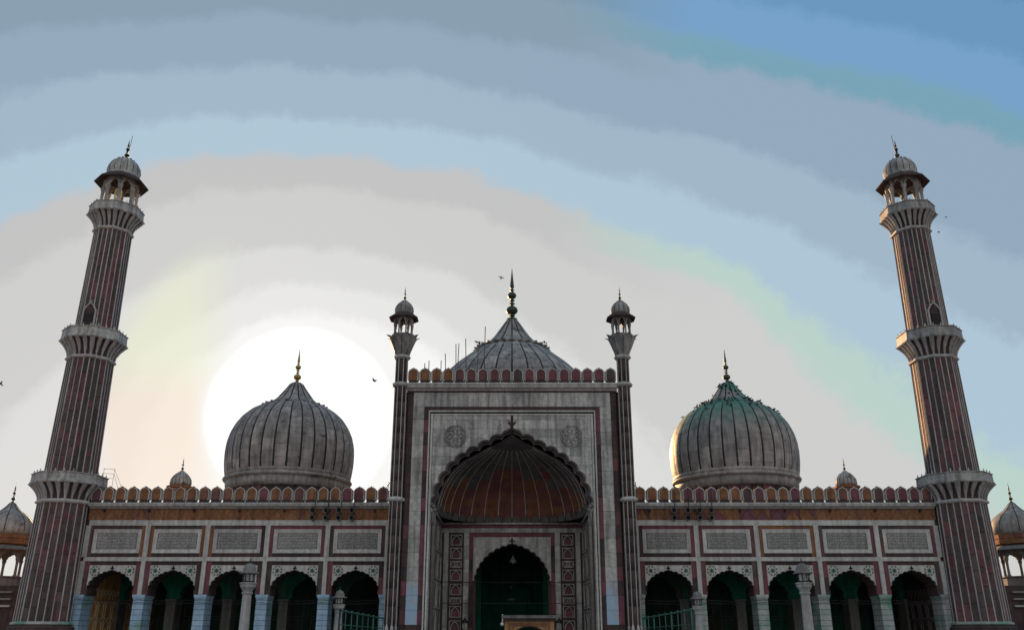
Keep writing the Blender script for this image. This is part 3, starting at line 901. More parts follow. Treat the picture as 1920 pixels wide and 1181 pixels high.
    for row, (z0, hh) in enumerate(((1.75, 1.3), (3.2, 1.15))):
        for c_ in range(7):
            yc = 67.35 + c_ * 1.25
            o = [(-.40, z0), (-.40, z0 + hh * .62), (-.28, z0 + hh * .82), (0, z0 + hh * .95), (.28, z0 + hh * .82), (.40, z0 + hh * .62), (.40, z0), (-.40, z0)]
            m_ = band_along(MB(), o, .045, -.03, .0).frame(-.52, .52, z0 - .08, z0 + hh + .02, .035, -.03, 0)
            P('inlaid_panel', m_.mesh('inlaid_panel', 'inlay_pale' if s < 0 else 'grey_stone'), root, (xe - s * .4, yc, 0), (0, 0, R(90) if s < 0 else R(-90)))
    for c_ in range(5):
        yc = 67.2 + c_ * 1.25
        m_ = MB()
        for hx, hz_ in ((0, 5.0), (.625, 5.0)):
            hexa = [(hx + .25 * math.cos(PI / 6 + PI * k / 3), hz_ + .25 * math.sin(PI / 6 + PI * k / 3)) for k in range(7)]
            band_along(m_, hexa, .04, -.03, 0)
            m_.box(hx - .02, hx + .02, -.03, 0, 4.55, 4.77)
        P('inlaid_panel', m_.mesh('inlaid_hexagons', 'inlay_pale' if s < 0 else 'grey_stone'), root, (xe - s * .4, yc, 0), (0, 0, R(90) if s < 0 else R(-90)))
    return root
wl = build_wing(-1); wl['label'] = 'five-bay arcade with bluish piers between the shaded minaret and the tall portal'; wl['group'] = 'arcade wings of the prayer hall'
wr = build_wing(1); wr['label'] = 'five-bay arcade with greenish grey piers between the tall portal and the sunlit-edged minaret'; wr['group'] = 'arcade wings of the prayer hall'

# ================================================================== CENTRAL PORTAL
root = thing('central_portal', 'tall white marble portal with giant cusped arch and ribbed orange half dome', 'portal', (0, 62.5, 1.5))
pout = cusped(5.42, 10.28, 15.95, 9, POINTED, .24, 7)
full = [(-5.6, 1.5), (-5.6, 10.1), (-5.45, 10.28)] + pout[1:-1] + [(5.45, 10.28), (5.6, 10.1), (5.6, 1.5)]
mb = MB().prism([(-7.66, 1.5)] + full + [(7.66, 1.5), (7.66, 18.9), (-7.66, 18.9)], 62.5, 62.85)
P('front_wall', mb.mesh('front_wall', 'red_dark'), root)
P('side_wall', MB().box(-7.66, -7.0, 62.85, 72.0, 1.5, 18.9).mesh('side', 'red_dark'), root)
P('side_wall', MB().box(7.0, 7.66, 62.85, 72.0, 1.5, 18.9).mesh('side', 'red_dark'), root)
P('corner_pilaster', MB().box(-8.3, -7.66, 62.75, 64.2, 1.5, 18.85).mesh('pilaster', 'red_dark'), root)
P('corner_pilaster', MB().box(7.66, 8.3, 62.75, 64.2, 1.5, 18.85).mesh('pilaster', 'red_dark'), root)
P('rear_wall', MB().box(-7.0, 7.0, 71.4, 72.0, 10.0, 18.9).mesh('rear', 'red_dark'), root)
P('roof', MB().box(-7.0, 7.0, 62.85, 71.4, 18.3, 18.7).mesh('roof', 'grey_stone'), root)
# white outer frame of slabs
for s in (-1, 1):
    nzs = 16
    for j in range(nzs):
        z0 = 2.6 + (17.65 - 2.6) * j / nzs
        z1 = 2.6 + (17.65 - 2.6) * (j + 1) / nzs
        mt = 'marble_base' if j < 4 else 'marble'
        a, b = sorted((s * 6.42, s * 7.22))
        B('marble_slab', mt, root, a, b, 62.44 - rng.uniform(0, .006), 62.52, z0 + .008, z1 - .008)
        a, b = sorted((s * 6.1, s * 6.4))
        B('sandstone_strip', rng.choice(('red_dark', 'maroon', 'maroon')), root, a, b, 62.455, 62.52, z0 + .008, z1 - .008)
        a, b = sorted((s * 7.24, s * 7.6))
        B('sandstone_strip', rng.choice(('red_dark', 'red_dark', 'maroon')), root, a, b, 62.455, 62.52, z0 + .008, z1 - .008)
    a, b = sorted((s * 6.42, s * 7.22)); B('plinth_slab', 'red_dark', root, a, b, 62.42, 62.52, 1.5, 2.58)
    a, b = sorted((s * 5.97, s * 6.08)); P('marble_fillet', MB().box(a, b, 62.36, 62.52, 1.5, 17.26).mesh('fillet', 'marble_trim'), root)
    a, b = sorted((s * 5.90, s * 5.97)); P('dark_fillet', MB().box(a, b, 62.44, 62.52, 1.5, 17.2).mesh('fillet', 'inlay'), root)
    a, b = sorted((s * 5.76, s * 5.90)); P('marble_fillet', MB().box(a, b, 62.40, 62.52, 1.5, 17.12).mesh('fillet', 'marble_trim'), root)
x = -7.22
while x < 7.2:
    w = min(rng.uniform(.7, 1.25), 7.22 - x)
    if 7.22 - (x + w) < .4: w = 7.22 - x
    B('marble_slab', 'marble', root, x + .006, x + w - .006, 62.44 - rng.uniform(0, .006), 62.52, 17.66, 18.72)
    x += w
P('sandstone_strip', MB().box(-6.4, 6.4, 62.455, 62.52, 17.36, 17.64).mesh('strip', 'red_dark'), root)
P('marble_fillet', MB().box(-6.08, 6.08, 62.36, 62.52, 17.26, 17.36).mesh('fillet', 'marble_trim'), root)
P('dark_fillet', MB().box(-5.90, 5.90, 62.44, 62.52, 17.12, 17.2).mesh('fillet', 'inlay'), root)
P('marble_fillet', MB().box(-5.76, 5.76, 62.41, 62.52, 17.02, 17.12).mesh('fillet', 'marble_trim'), root)
# spandrel slabs clipped to the arch
def pax(z):
    if z <= 10.28: return 5.6 if z < 10.1 else 5.45
    best = 0
    for (xa, za), (xb, zb) in zip(pout, pout[1:]):
        if (za - z) * (zb - z) <= 0 and abs(za - zb) > 1e-9:
            xx = abs(xa + (xb - xa) * (z - za) / (zb - za))
            best = max(best, xx)
    return best
ZC = [1.5 + .66 * i for i in range(25)]
ZC = [z for z in ZC if z < 17.0] + [17.02]
for s in (-1, 1):
    for j in range(len(ZC) - 1):
        z0, z1 = ZC[j] + .007, ZC[j + 1] - .007
        x = 0.0
        cuts = [0.0]
        xx = rng.uniform(.5, 1.1) if j % 2 else 0.0
        if xx: cuts.append(xx)
        while cuts[-1] < 5.74:
            nx = cuts[-1] + rng.uniform(.8, 1.25)
            if 5.74 - nx < .45: nx = 5.74
            cuts.append(nx)
        zz = [z0 + (z1 - z0) * i / 8 for i in range(9)]
        for xa, xb in zip(cuts, cuts[1:]):
            xa += .007; xb -= .007
            seg = [(z, max(xa, pax(z) + .09)) for z in zz]
            seg = [q for q in seg if q[1] < xb - .02]
            if len(seg) < 2: continue
            if all(abs(q[1] - xa) < 1e-6 for q in seg):
                a, b = sorted((s * xa, s * xb))
                B('marble_slab', 'marble', root, a, b, 62.455 - rng.uniform(0, .006), 62.52, seg[0][0], seg[-1][0])
            else:
                pts = [(s * x_, z) for z, x_ in seg] + [(s * xb, seg[-1][0]), (s * xb, seg[0][0])]
                P('marble_slab', MB().prism(pts, 62.455, 62.52).mesh('slab', 'marble'), root)
# lobed archivolt
P('archivolt', band_along(MB(), pout, .12, 62.40, 62.5).mesh('archivolt', 'red_dark'), root)
P('archivolt_line', band_along(MB(), [(x * 1.03, 10.28 + (z - 10.28) * 1.028) for x, z in pout], .03, 62.43, 62.46).mesh('archivolt_line', 'inlay'), root)
# second recessed lobed order
po2 = [(x * .965, 10.28 + (z - 10.28) * .972) for x, z in pout]
P('inner_archivolt', band_along(MB(), po2, .2, 62.66, 62.85).mesh('inner_archivolt', 'vault_grey'), root)
f_ = MB().tube([(0, 62.42, 15.9), (0, 62.42, 16.5)], .07, 6).ball((0, 62.42, 16.55), .1, 8, 5).ball((-.2, 62.42, 16.45), .09, 8, 5).ball((.2, 62.42, 16.45), .09, 8, 5).ball((0, 62.42, 16.75), .08, 8, 5) \
    .tube([(-.2, 62.42, 16.4), (0, 62.42, 16.15), (.2, 62.42, 16.4)], .045, 5).ball((-.27, 62.42, 16.62), .05, 6, 4).ball((.27, 62.42, 16.62), .05, 6, 4)
P('arch_finial', f_.mesh('arch_finial', 'red_dark'), root)
for s in (-1, 1):
    f_ = MB().ball((s * 5.5, 62.42, 10.45), .14, 8, 5).ball((s * 5.66, 62.42, 10.62), .11, 8, 5).ball((s * 5.42, 62.42, 10.2), .16, 8, 5).tube([(s * 5.56, 62.42, 9.2), (s * 5.52, 62.42, 10.2)], .09, 6).ball((s * 5.74, 62.42, 10.5), .08, 6, 4)
    P('spring_bracket', f_.mesh('bracket', 'grey_stone'), root)
    c_ = MB().lathe([(.13, 1.5), (.13, 9.3), (.2, 9.5), (.12, 9.7), (.2, 10.0), (.22, 10.1)], 8, 0, (s * 5.5, 62.62))
    P('jamb_colonnette', c_.mesh('colonnette', 'grey_stone'), root)
# roundels
for s in (-1, 1):
    cxr, czr = s * 4.2 + .1, 15.45
    ro_ = P('roundel', MB().prism([(.80 * math.cos(PI * k / 16) * (1 + .06 * abs(math.cos(4 * PI * k / 16))), .80 * math.sin(PI * k / 16) * (1 + .06 * abs(math.cos(4 * PI * k / 16)))) for k in range(32)], -.02, 0).mesh('roundel', 'marble'), root, (cxr, 62.445, czr))
    for rr in (.80, .70):
        lob = []
        for k in range(65):
            a = 2 * PI * k / 64
            q = rr * (.93 + .09 * abs(math.sin(4 * a)))
            lob.append((q * math.cos(a), q * math.sin(a)))
        P('lobed_ring', band_along(MB(), lob, .024, -.04, -.02).mesh('ring', 'red_dark'), ro_, (cxr, 62.445, czr))
    it = MB()
    for k in range(8):
        a = k * PI / 4 + (.2 if s > 0 else 0)
        pts = [(.12 * math.cos(a), .12 * math.sin(a)), (.42 * math.cos(a + .5), .42 * math.sin(a + .5)), (.6 * math.cos(a + .2), .6 * math.sin(a + .2)), (.45 * math.cos(a - .35), .45 * math.sin(a - .35)), (.22 * math.cos(a - .9), .22 * math.sin(a - .9))]
        band_along(it, pts, .026, -.035, -.02)
    P('interlace', it.mesh('interlace', 'red_dark'), ro_, (cxr, 62.445, czr))
# cornice and parapet
cp = [(62.6, 18.75), (62.42, 18.78), (62.38, 18.95), (62.15, 19.05), (62.1, 19.2), (62.2, 19.24), (62.12, 19.3), (62.14, 19.4), (62.7, 19.4)]
for k in range(8):
    a, b = -7.75 + 15.5 * k / 8 + .008, -7.75 + 15.5 * (k + 1) / 8 - .008
    m_ = MB().add([(a, y, z) for y, z in cp] + [(b, y, z) for y, z in cp], [tuple(range(9)), tuple(range(17, 8, -1))] + [(q, (q + 1) % 9, 9 + (q + 1) % 9, 9 + q) for q in range(9)])
    P('cornice_stone', m_.mesh('cornice', 'marble_trim'), root)
P('cornice_soffit', MB().box(-7.66, 7.66, 62.40, 62.5, 18.73, 18.92).mesh('soffit', 'red_dark'), root)
P('parapet_walk', MB().box(-7.7, 7.7, 62.5, 63.6, 18.9, 19.35).mesh('walk', 'grey_stone'), root)
merlons(root, [-7.3 + .859 * k for k in range(18)], 62.25, 19.4, ('maroon', 'maroon', 'maroon', 'red'))
# recess: jambs, back wall
for s in (-1, 1):
    j_ = MB().prism([(5.6 * s, 0)] * 0 + [(0, 0)] * 0 + [(0, 0), (1, 0), (0, 1)], 0, 1) if False else MB().add(
        [(s * 5.62, 62.85, 1.5), (s * 5.38, 69.0, 1.5), (s * 5.38, 69.0, 10.0), (s * 5.62, 62.85, 10.0), (s * 7.0, 62.85, 1.5), (s * 7.0, 69.0, 1.5), (s * 7.0, 69.0, 10.0), (s * 7.0, 62.85, 10.0)],
        [(0, 1, 2, 3), (7, 6, 5, 4), (0, 4, 5, 1), (3, 2, 6, 7), (1, 5, 6, 2), (0, 3, 7, 4)])
    P('jamb', j_.mesh('jamb', 'grey_stone'), root)
    for jz, (z0, z1) in enumerate(((2.0, 3.6), (3.8, 5.6), (5.8, 7.6), (7.8, 9.6))):
        for jy in range(2):
            ya = 63.9 + jy * 2.5
            xf = s * (5.62 - .24 * (ya + 1.1 - 63.6) / 5.4)
            m_ = MB().frame(-1.05, 1.05, z0, z1, .07, -.05, .02)
            band_along(m_, [(-.7, z0 + .2), (-.7, z1 - .7), (-.4, z1 - .4), (0, z1 - .2), (.4, z1 - .4), (.7, z1 - .7), (.7, z0 + .2)], .06, -.05, .02)
            P('jamb_panel', m_.mesh('jamb_panel', 'marble'), root, (xf, ya + 1.1, 0), (0, 0, s * -R(90) + s * R(2.5)))
BY = 69.0
dout = cusped(2.74, 5.85, 8.5, 8, ROUND, .24, 5)
P('recess_wall', arch_wall(MB(), dout, -5.45, 5.45, 1.5, 10.0, BY, BY + 1.3).mesh('recess_wall', 'red_dark'), root)
dsp = MB(); arch_wall(dsp, dout, -2.97, 2.97, 5.85, 9.05, BY - .05, BY)
P('door_spandrel', dsp.mesh('door_spandrel', 'marble'), root)
P('door_arch_rim', band_along(MB(), dout, .06, BY - .09, BY - .05).mesh('door_arch_rim', 'red_dark'), root)
P('door_arch_finial', MB().tube([(0, BY - .08, 8.45), (0, BY - .08, 9.0)], .05, 6).ball((0, BY - .08, 8.85), .1, 6, 5).ball((-.14, BY - .08, 8.75), .07, 6, 5).ball((.14, BY - .08, 8.75), .07, 6, 5).mesh('fin', 'red_dark'), root)
for s in (-1, 1):
    for (a, b, mt) in ((2.97, 3.28, 'maroon'), (3.28, 3.68, 'marble'), (4.86, 5.22, 'marble')):
        for j in range(8):
            z0 = 1.5 + 7.9 * j / 8
            xa, xb = sorted((s * a, s * b))
            B('marble_slab' if mt == 'marble' else 'sandstone_strip', mt if mt == 'marble' else rng.choice(('maroon', 'red_dark')), root, xa, xb, BY - .06, BY + .01, z0 + .006, z0 + 7.9 / 8 - .006)
    zs = [(8.45, 9.23, 1), (7.45, 8.26, 1), (6.82, 7.28, 0), (5.84, 6.64, 1), (4.83, 5.62, 1), (4.17, 4.63, 0), (3.23, 4.03, 1), (2.2, 3.0, 1)]
    for z0, z1, kind in zs:
        m_ = MB().frame(-.43, .43, z0, z1, .04, BY - .05, BY)
        h = z1 - z0
        if kind:
            band_along(m_, [(-.28, z0 + .06), (-.28, z0 + h * .45), (-.22, z0 + h * .62), (-.1, z0 + h * .78), (0, z0 + h * .88), (.1, z0 + h * .78), (.22, z0 + h * .62), (.28, z0 + h * .45), (.28, z0 + .06)], .04, BY - .05, BY)
        else:
            band_along(m_, [(-.36, z0 + h / 2), (-.2, z0 + h * .85), (.2, z0 + h * .85), (.36, z0 + h / 2), (.2, z0 + h * .15), (-.2, z0 + h * .15), (-.36, z0 + h / 2)], .03, BY - .05, BY)
            m_.frame(-.15, .15, z0 + h * .3, z0 + h * .7, .03, BY - .05, BY)
        np_ = P('niche_panel', m_.mesh('niche_panel', 'marble_trim'), root, (s * 4.26, 0, 0))
        P('inset', MB().box(-.27, .27, BY - .02, BY, z0 + .05, z0 + h * .6).mesh('inset', 'maroon'), np_, (s * 4.26, 0, 0))
P('marble_band', MB().box(-5.4, 5.4, BY - .08, BY + .01, 9.4, 9.72).mesh('band', 'marble'), root)
P('sandstone_band', MB().box(-3.28, 3.28, BY - .055, BY + .01, 9.06, 9.39).mesh('band', 'maroon'), root)
P('sandstone_band', MB().box(-5.4, 5.4, BY - .055, BY + .01, 9.73, 10.0).mesh('band', 'maroon'), root)
P('cornice_ledge', MB().box(-5.42, 5.42, BY - .25, BY, 10.0, 10.12).box(-5.42, -5.3, 62.9, BY - .25, 10.0, 10.12).box(5.3, 5.42, 62.9, BY - .25, 10.0, 10.12).mesh('ledge', 'marble'), root)
# ribbed half dome
NG, NC = 18, 9
tab = [(0, 1.0)] + [(z, x) for x, z in POINTED[1:]]
def vpt(sv, h, inset=0.0):
    w = interp(tab, h) * (1 - inset)
    a = PI * sv
    e = 2 / 3.0
    px = -math.copysign(abs(math.cos(a)) ** e, math.cos(a))
    py = math.sin(a) ** e if sv not in (0, 1) else 0.0
    return (px * 5.36 * w, 62.87 + py * 6.0 * w, 10.12 + h * 5.62)
svs = [i / NG for i in range(NG + 1)]
# equalise arc length along the plan
dense = [vpt(i / 400, 0) for i in range(401)]
ac = [0]
for a, b in zip(dense, dense[1:]): ac.append(ac[-1] + math.hypot(a[0] - b[0], a[1] - b[1]))
def s_at(u):
    t = u * ac[-1]
    for i in range(400):
        if t <= ac[i + 1]: return (i + (t - ac[i]) / (ac[i + 1] - ac[i])) / 400
    return 1.0
svs = [s_at(i / NG) for i in range(NG + 1)]
hs = [0, .1, .2, .31, .42, .54, .66, .78, .9, .995]
for gi in range(NG):
    for ci in range(len(hs) - 1):
        vs, fs = [], []
        for i in range(4):
            h = hs[ci] + (hs[ci + 1] - hs[ci]) * i / 3
            for k in range(4):
                sv = svs[gi] + (svs[gi + 1] - svs[gi]) * k / 3
                p = Vector(vpt(sv, h))
                bul = .10 * math.sin(PI * k / 3) * interp(tab, h)
                c = Vector((0, 64.5, p.z))
                p = p + (p - c).normalized() * bul
                vs.append(tuple(p))
        for i in range(3):
            for k in range(3):
                q = i * 4 + k
                fs.append((q, q + 1, q + 5, q + 4))
        centre = abs(gi + .5 - NG / 2) / (NG / 2)
        top = ci >= 6 - int(3.4 * centre + rng.uniform(0, .8)) or centre > .78
        P('vault_stone', MB().add(vs, fs, True).mesh('vault_stone', 'vault_grey' if (top and rng.random() < .93) else 'vault'), root)
for gi in range(1, NG):
    pts = [vpt(svs[gi], h) for h in (0.05, .12, .2, .28, .36, .44, .52, .6, .68, .76, .84)]
    P('vault_rib', MB().tube(pts, .034, 5, r2=.02).mesh('rib', 'marble_trim'), root)
# row of small pointed niches at the foot of the vault
for k in range(26):
    sv = s_at((k + .5) / 26)
    p = vpt(sv, 0.0, .015)
    a = math.atan2(vpt(min(1, sv + .01), 0)[1] - vpt(max(0, sv - .01), 0)[1], vpt(min(1, sv + .01), 0)[0] - vpt(max(0, sv - .01), 0)[0])
    if k == 0:
        nm = MB().prism([(-.3, 0), (-.3, .25), (-.12, .42), (0, .62), (.12, .42), (.3, .25), (.3, 0)], -.06, .06).mesh('niche', 'vault_grey')
    P('foot_niche', nm, root, p, (0, 0, a))
P('vault_backing', MB().box(-7.0, 7.0, 69.6, 71.4, 10.0, 18.3).mesh('backing', 'red_dark'), root)
for s in (-1, 1):
    a, b = sorted((s * 7.68, s * 8.93))
    P('return_wall', MB().box(a, b, 64.4, 66.4, 1.5, 11.0).mesh('return_wall', 'red_dark'), root)
# deep hall behind the doorway
P('hall_wall', MB().box(-7, 7, 84, 84.4, 1.5, 10.2).box(-7.3, -7.0, 72.0, 84.4, 1.5, 10.2).box(7.0, 7.3, 72.0, 84.4, 1.5, 10.2).box(-7, 7, 70.3, 84, 10.0, 10.3).mesh('hall_wall', 'plaster'), root)
P('hall_wall', MB().box(-7.0, -5.45, 69.0, 71.9, 1.5, 10.0).box(5.45, 7.0, 69.0, 71.9, 1.5, 10.0).mesh('hall_wall', 'plaster'), root)

for s in (-1, 1):
    B('hall_pier', 'plaster', root, s * 3.1 - .5, s * 3.1 + .5, 77, 78.4, 1.5, 10.0)
    B('hall_pier', 'plaster', root, s * 5.6 - .5, s * 5.6 + .5, 75, 76.4, 1.5, 10.0)
# ================================================================== PORTAL TURRETS
def build_turret(x):
    root = thing('portal_turret', '', 'turret', (x, 62.35, 1.5))
    c = (x, 62.35)
    zr = [(2.6, 10.75), (11.05, 19.1), (19.45, 21.35)]
    P('plinth', MB().lathe([(.62, 1.5), (.62, 2.1), (.5, 2.25)], 8, PI / 8, c, False).mesh('plinth', 'red_dark'), root)
    for (z0, z1) in zr:
        n = max(1, int((z1 - z0) / 1.15))
        for j in range(n):
            a, b = z0 + (z1 - z0) * j / n, z0 + (z1 - z0) * (j + 1) / n
            if z0 < 3 and j == 0: a = 2.2
            P('shaft_drum', MB().lathe([(.42, a + .006), (.42, b - .006)], 24, 0, c, True, .05, 8).mesh('drum', 'red_dark'), root)
        for k in range(8):
            an = 2 * PI * k / 8 + PI / 8
            r_ = .43
            P('marble_fillet', cube('marble_trim'), root, (x + r_ * math.cos(an), 62.35 + r_ * math.sin(an), (z0 + z1) / 2), (0, 0, an), (.075, .05, z1 - z0))
            if z0 < 3:
                P('fillet_foot', MB().add([(-.1, -.04, 2.2), (.1, -.04, 2.2), (.1, .04, 2.2), (-.1, .04, 2.2), (-.1, -.04, 2.4), (.1, -.04, 2.4), (.1, .04, 2.4), (-.1, .04, 2.4), (0, 0, 2.75)],
                  [(0, 3, 2, 1), (0, 1, 5, 4), (1, 2, 6, 5), (2, 3, 7, 6), (3, 0, 4, 7), (4, 5, 8), (5, 6, 8), (6, 7, 8), (7, 4, 8)]).mesh('foot', 'marble_trim'), root, (x + r_ * math.cos(an), 62.35 + r_ * math.sin(an), 0), (0, 0, an + PI / 2))
    for z in (10.9, 19.25):
        P('ring_moulding', MB().lathe([(.46, z - .18), (.6, z - .1), (.66, z), (.6, z + .1), (.46, z + .18)], 20, 0, c).mesh('ring', 'marble_trim'), root)
    P('ring_moulding', MB().lathe([(.46, 21.2), (.58, 21.28), (.64, 21.38), (.56, 21.5), (.4, 21.56)], 20, 0, c).mesh('ring', 'marble_trim'), root)
    # lotus capital
    P('lotus_core', MB().lathe([(.42, 21.5), (.5, 21.8), (.68, 22.3), (.86, 22.85), (.88, 23.1), (.3, 23.12)], 16, 0, c).mesh('core', 'grey_stone'), root)
    pv, pf = [], []
    prof = [(.46, 21.55, .10), (.55, 21.85, .2), (.72, 22.3, .28), (.9, 22.75, .3), (1.02, 22.95, .22), (1.26, 23.05, .02)]
    for r_, z, w in prof:
        for dx, dy in ((.03, -w), (.09, 0), (.03, w), (-.05, w), (-.05, -w)):
            pv.append((r_ + dx, dy, z))
    for i in range(len(prof) - 1):
        for q in range(5):
            q2 = (q + 1) % 5
            pf.append((i * 5 + q, i * 5 + q2, (i + 1) * 5 + q2, (i + 1) * 5 + q))
    pf += [(0, 1, 2, 3, 4), tuple(25 + q for q in range(5))]
    pm_ = MB().add(pv, pf).mesh('lotus_petal', 'marble_dome')
    for k in range(8):
        P('lotus_petal', pm_, root, (x, 62.35, 0), (0, 0, k * PI / 4 + PI / 8))
    chhatri(root, x, 62.35, 8, 0, .68, 23.0, 24.0, 24.55, (.68, 24.85, 1.16, 24.4),
            [(.68, 24.8), (.68, 24.95), (.7, 25.1), (.66, 25.35), (.52, 25.6), (.3, 25.8), (.12, 25.95), (.05, 26.0)], 'marble_dome', .065, 'red_dark', 'marble_dome', ('dark_brass', .33, 1.0), gores=12)
    return root
tl = build_turret(-8.2)
tl['label'] = 'slender ribbed lotus-capped turret on the portal side facing the sun glow'
tl['group'] = 'pair of turrets beside the portal'
tr = copy_tree(tl); tr.location = (8.25, 62.35, 1.5)
tr['label'] = 'slender ribbed lotus-capped turret on the portal side away from the sun glow'

# ================================================================== DOMES
SIDEP = [(5.48, 15.15), (5.63, 15.8), (5.73, 16.6), (5.76, 17.5), (5.70, 18.4), (5.48, 19.3), (5.12, 20.1), (4.6, 20.85), (3.9, 21.5), (3.2, 21.9), (2.75, 22.1)]
SIDEC = [(2.6, 22.15), (2.15, 22.4), (1.7, 22.8), (1.25, 23.4), (.85, 23.95), (.62, 24.3), (.3, 24.5)]
def build_side_dome(x, mslab, mbrass, label):
    root = thing('bulbous_dome', label, 'dome', (x, 80, 10.6), 'side domes of the prayer hall')
    P('drum', MB().lathe([(5.05, 10.6), (5.05, 14.4)], 64, 0, (x, 80)).mesh('drum', 'red_dark'), root)
    for k in range(32):
        a = 2 * PI * (k + .5) / 32
        P('drum_panel', cube(rng.choice(('maroon', 'red_dark', 'red'))), root, (x + 5.04 * math.cos(a), 80 + 5.04 * math.sin(a), 12.9), (0, 0, a), (.1, .92, 2.4))
    P('drum_band', MB().lathe([(5.2, 14.1), (5.42, 14.2), (5.52, 14.95)], 64, 0, (x, 80)).mesh('band', mslab), root)
    P('ring_moulding', MB().lathe([(5.45, 14.9), (5.68, 14.96), (5.75, 15.08), (5.68, 15.2), (5.45, 15.26)], 64, 0, (x, 80)).mesh('ring', mslab), root)
    P('dome_collar', MB().lathe([(5.52, 15.2), (5.62, 15.55), (5.56, 15.6)], 64, 0, (x, 80)).mesh('collar', mslab), root)
    dome(root, x, 80, SIDEP, 32, 8, mslab, 'inlay', petals=(2.72, 22.12, 24, 1.0), cone=SIDEC, fin=(mbrass, 1.0))
    return root
build_side_dome(-20.4, 'marble_dome', 'brass', 'grey marble onion dome in front of the white sun glow, with golden spire')
build_side_dome(20.4, 'marble_green', 'dark_brass', 'marble onion dome stained green around its crown with pigeons on it')
root = thing('great_dome', 'largest marble dome rising behind the portal parapet, with tall green spire', 'dome', (0, 80, 10.6))
P('drum', MB().lathe([(6.9, 10.3), (6.9, 18.6), (7.3, 19.0)], 64, 0, (0, 80)).mesh('drum', 'red_dark'), root)
P('ring_moulding', MB().lathe([(7.2, 18.8), (7.6, 18.95), (7.6, 19.2), (7.2, 19.4)], 64, 0, (0, 80)).mesh('ring', 'marble_dome'), root)
dome(root, 0, 80, [(7.35, 19.3), (7.6, 20.2), (7.75, 21.4), (7.65, 22.6), (7.2, 23.8), (6.5, 24.85), (5.5, 25.85), (4.7, 26.5), (3.9, 27.15), (3.3, 27.6)], 32, 8, 'marble_dome', 'inlay',
     petals=(3.25, 27.75, 28, 1.15), cone=[(3.0, 27.8), (2.75, 28.0), (2.2, 28.45), (1.7, 29.0), (1.15, 29.8), (.75, 30.4), (.5, 30.75), (.3, 30.9)], fin=('dark_brass', 1.6))

# small domes behind the roof
for s in (-1, 1):
    x = s * (34.7 if s < 0 else 35.0)
    lab = 'small far dome peeping over the parapet ' + ('beside the left bulbous dome, toward the shaded minaret' if s < 0 else 'near the minaret with the sunlit edge')
    root = thing('corner_turret', lab, 'small dome', (x, 92, 1.5), 'small corner domes behind the roof')
    P('tower', MB().lathe([(1.2, 1.5), (1.2, 16.4), (1.35, 16.5), (1.35, 16.7), (1.0, 16.75)], 8, PI / 8, (x, 92), False).mesh('tower', 'orange'), root)
    P('dome_body', MB().lathe([(.98, 16.7), (1.06, 17.0), (1.0, 17.4), (.78, 17.75), (.5, 18.05), (.2, 18.3), (.06, 18.4)], 48, 0, (x, 92), True, .03, 16).mesh('dome', 'marble_dome'), root)
    for k in range(16):
        a = 2 * PI * (k + .5) / 16
        P('rib', MB().tube([(x + r_ * 1.03 * math.cos(a), 92 + r_ * 1.03 * math.sin(a), z) for r_, z in [(.98, 16.7), (1.06, 17.0), (1.0, 17.4), (.78, 17.75), (.5, 18.05)]], .02, 4).mesh('rib', 'inlay'), root)
    P('finial', finial_mesh('dark_brass', .42), root, (x, 92, 18.3))

# ================================================================== SIDE PAVILIONS
for s in (-1, 1):
    x = s * 44.0
    lab = 'domed gallery pavilion cut by the picture edge beside the ' + ('shaded minaret' if s < 0 else 'minaret with the orange sunlit edge')
    root = thing('gallery_pavilion', lab, 'pavilion', (x, 78, 0), 'domed pavilions on the courtyard galleries')
    P('gallery_block', MB().box(x - 4.5, x + 4.5, 76, 90, 0, 5.9).mesh('gallery', 'red_dark'), root)
    for j in range(3):
        P('string_course', MB().box(x - 2.6, x + 2.6, 75.9 - .1, 76.1, 4.2 + j * .55, 4.35 + j * .55).mesh('course', 'marble_greenish' if j == 0 else 'grey_stone'), root)
    P('platform', MB().lathe([(2.3, 5.9), (2.3, 6.55), (2.45, 6.62), (2.45, 6.7), (1.2, 6.72)], 8, PI / 8, (x, 78), False).mesh('platform', 'grey_stone'), root)
    chhatri(root, x, 78, 8, 0, 1.95, 6.65, 8.2, 8.95, (2.0, 9.35, 2.75, 8.85),
            [(1.9, 10.1), (2.02, 10.4), (2.05, 10.75), (1.92, 11.25), (1.6, 11.7), (1.15, 12.05), (.75, 12.3), (.42, 12.65), (.2, 12.95), (.08, 13.05)], 'grey_stone', .13, 'grey_stone', 'marble_dome', ('dark_brass', .5, 1.0), gores=8)
    P('dome_band', MB().lathe([(2.1, 9.3), (2.4, 9.36), (2.4, 9.7), (2.3, 9.76), (2.36, 9.82), (2.36, 10.15), (1.6, 10.2)], 8, PI / 8, (x, 78), False).mesh('band', 'orange'), root)  # warm sunlit tone of the band put into its orange stone colour

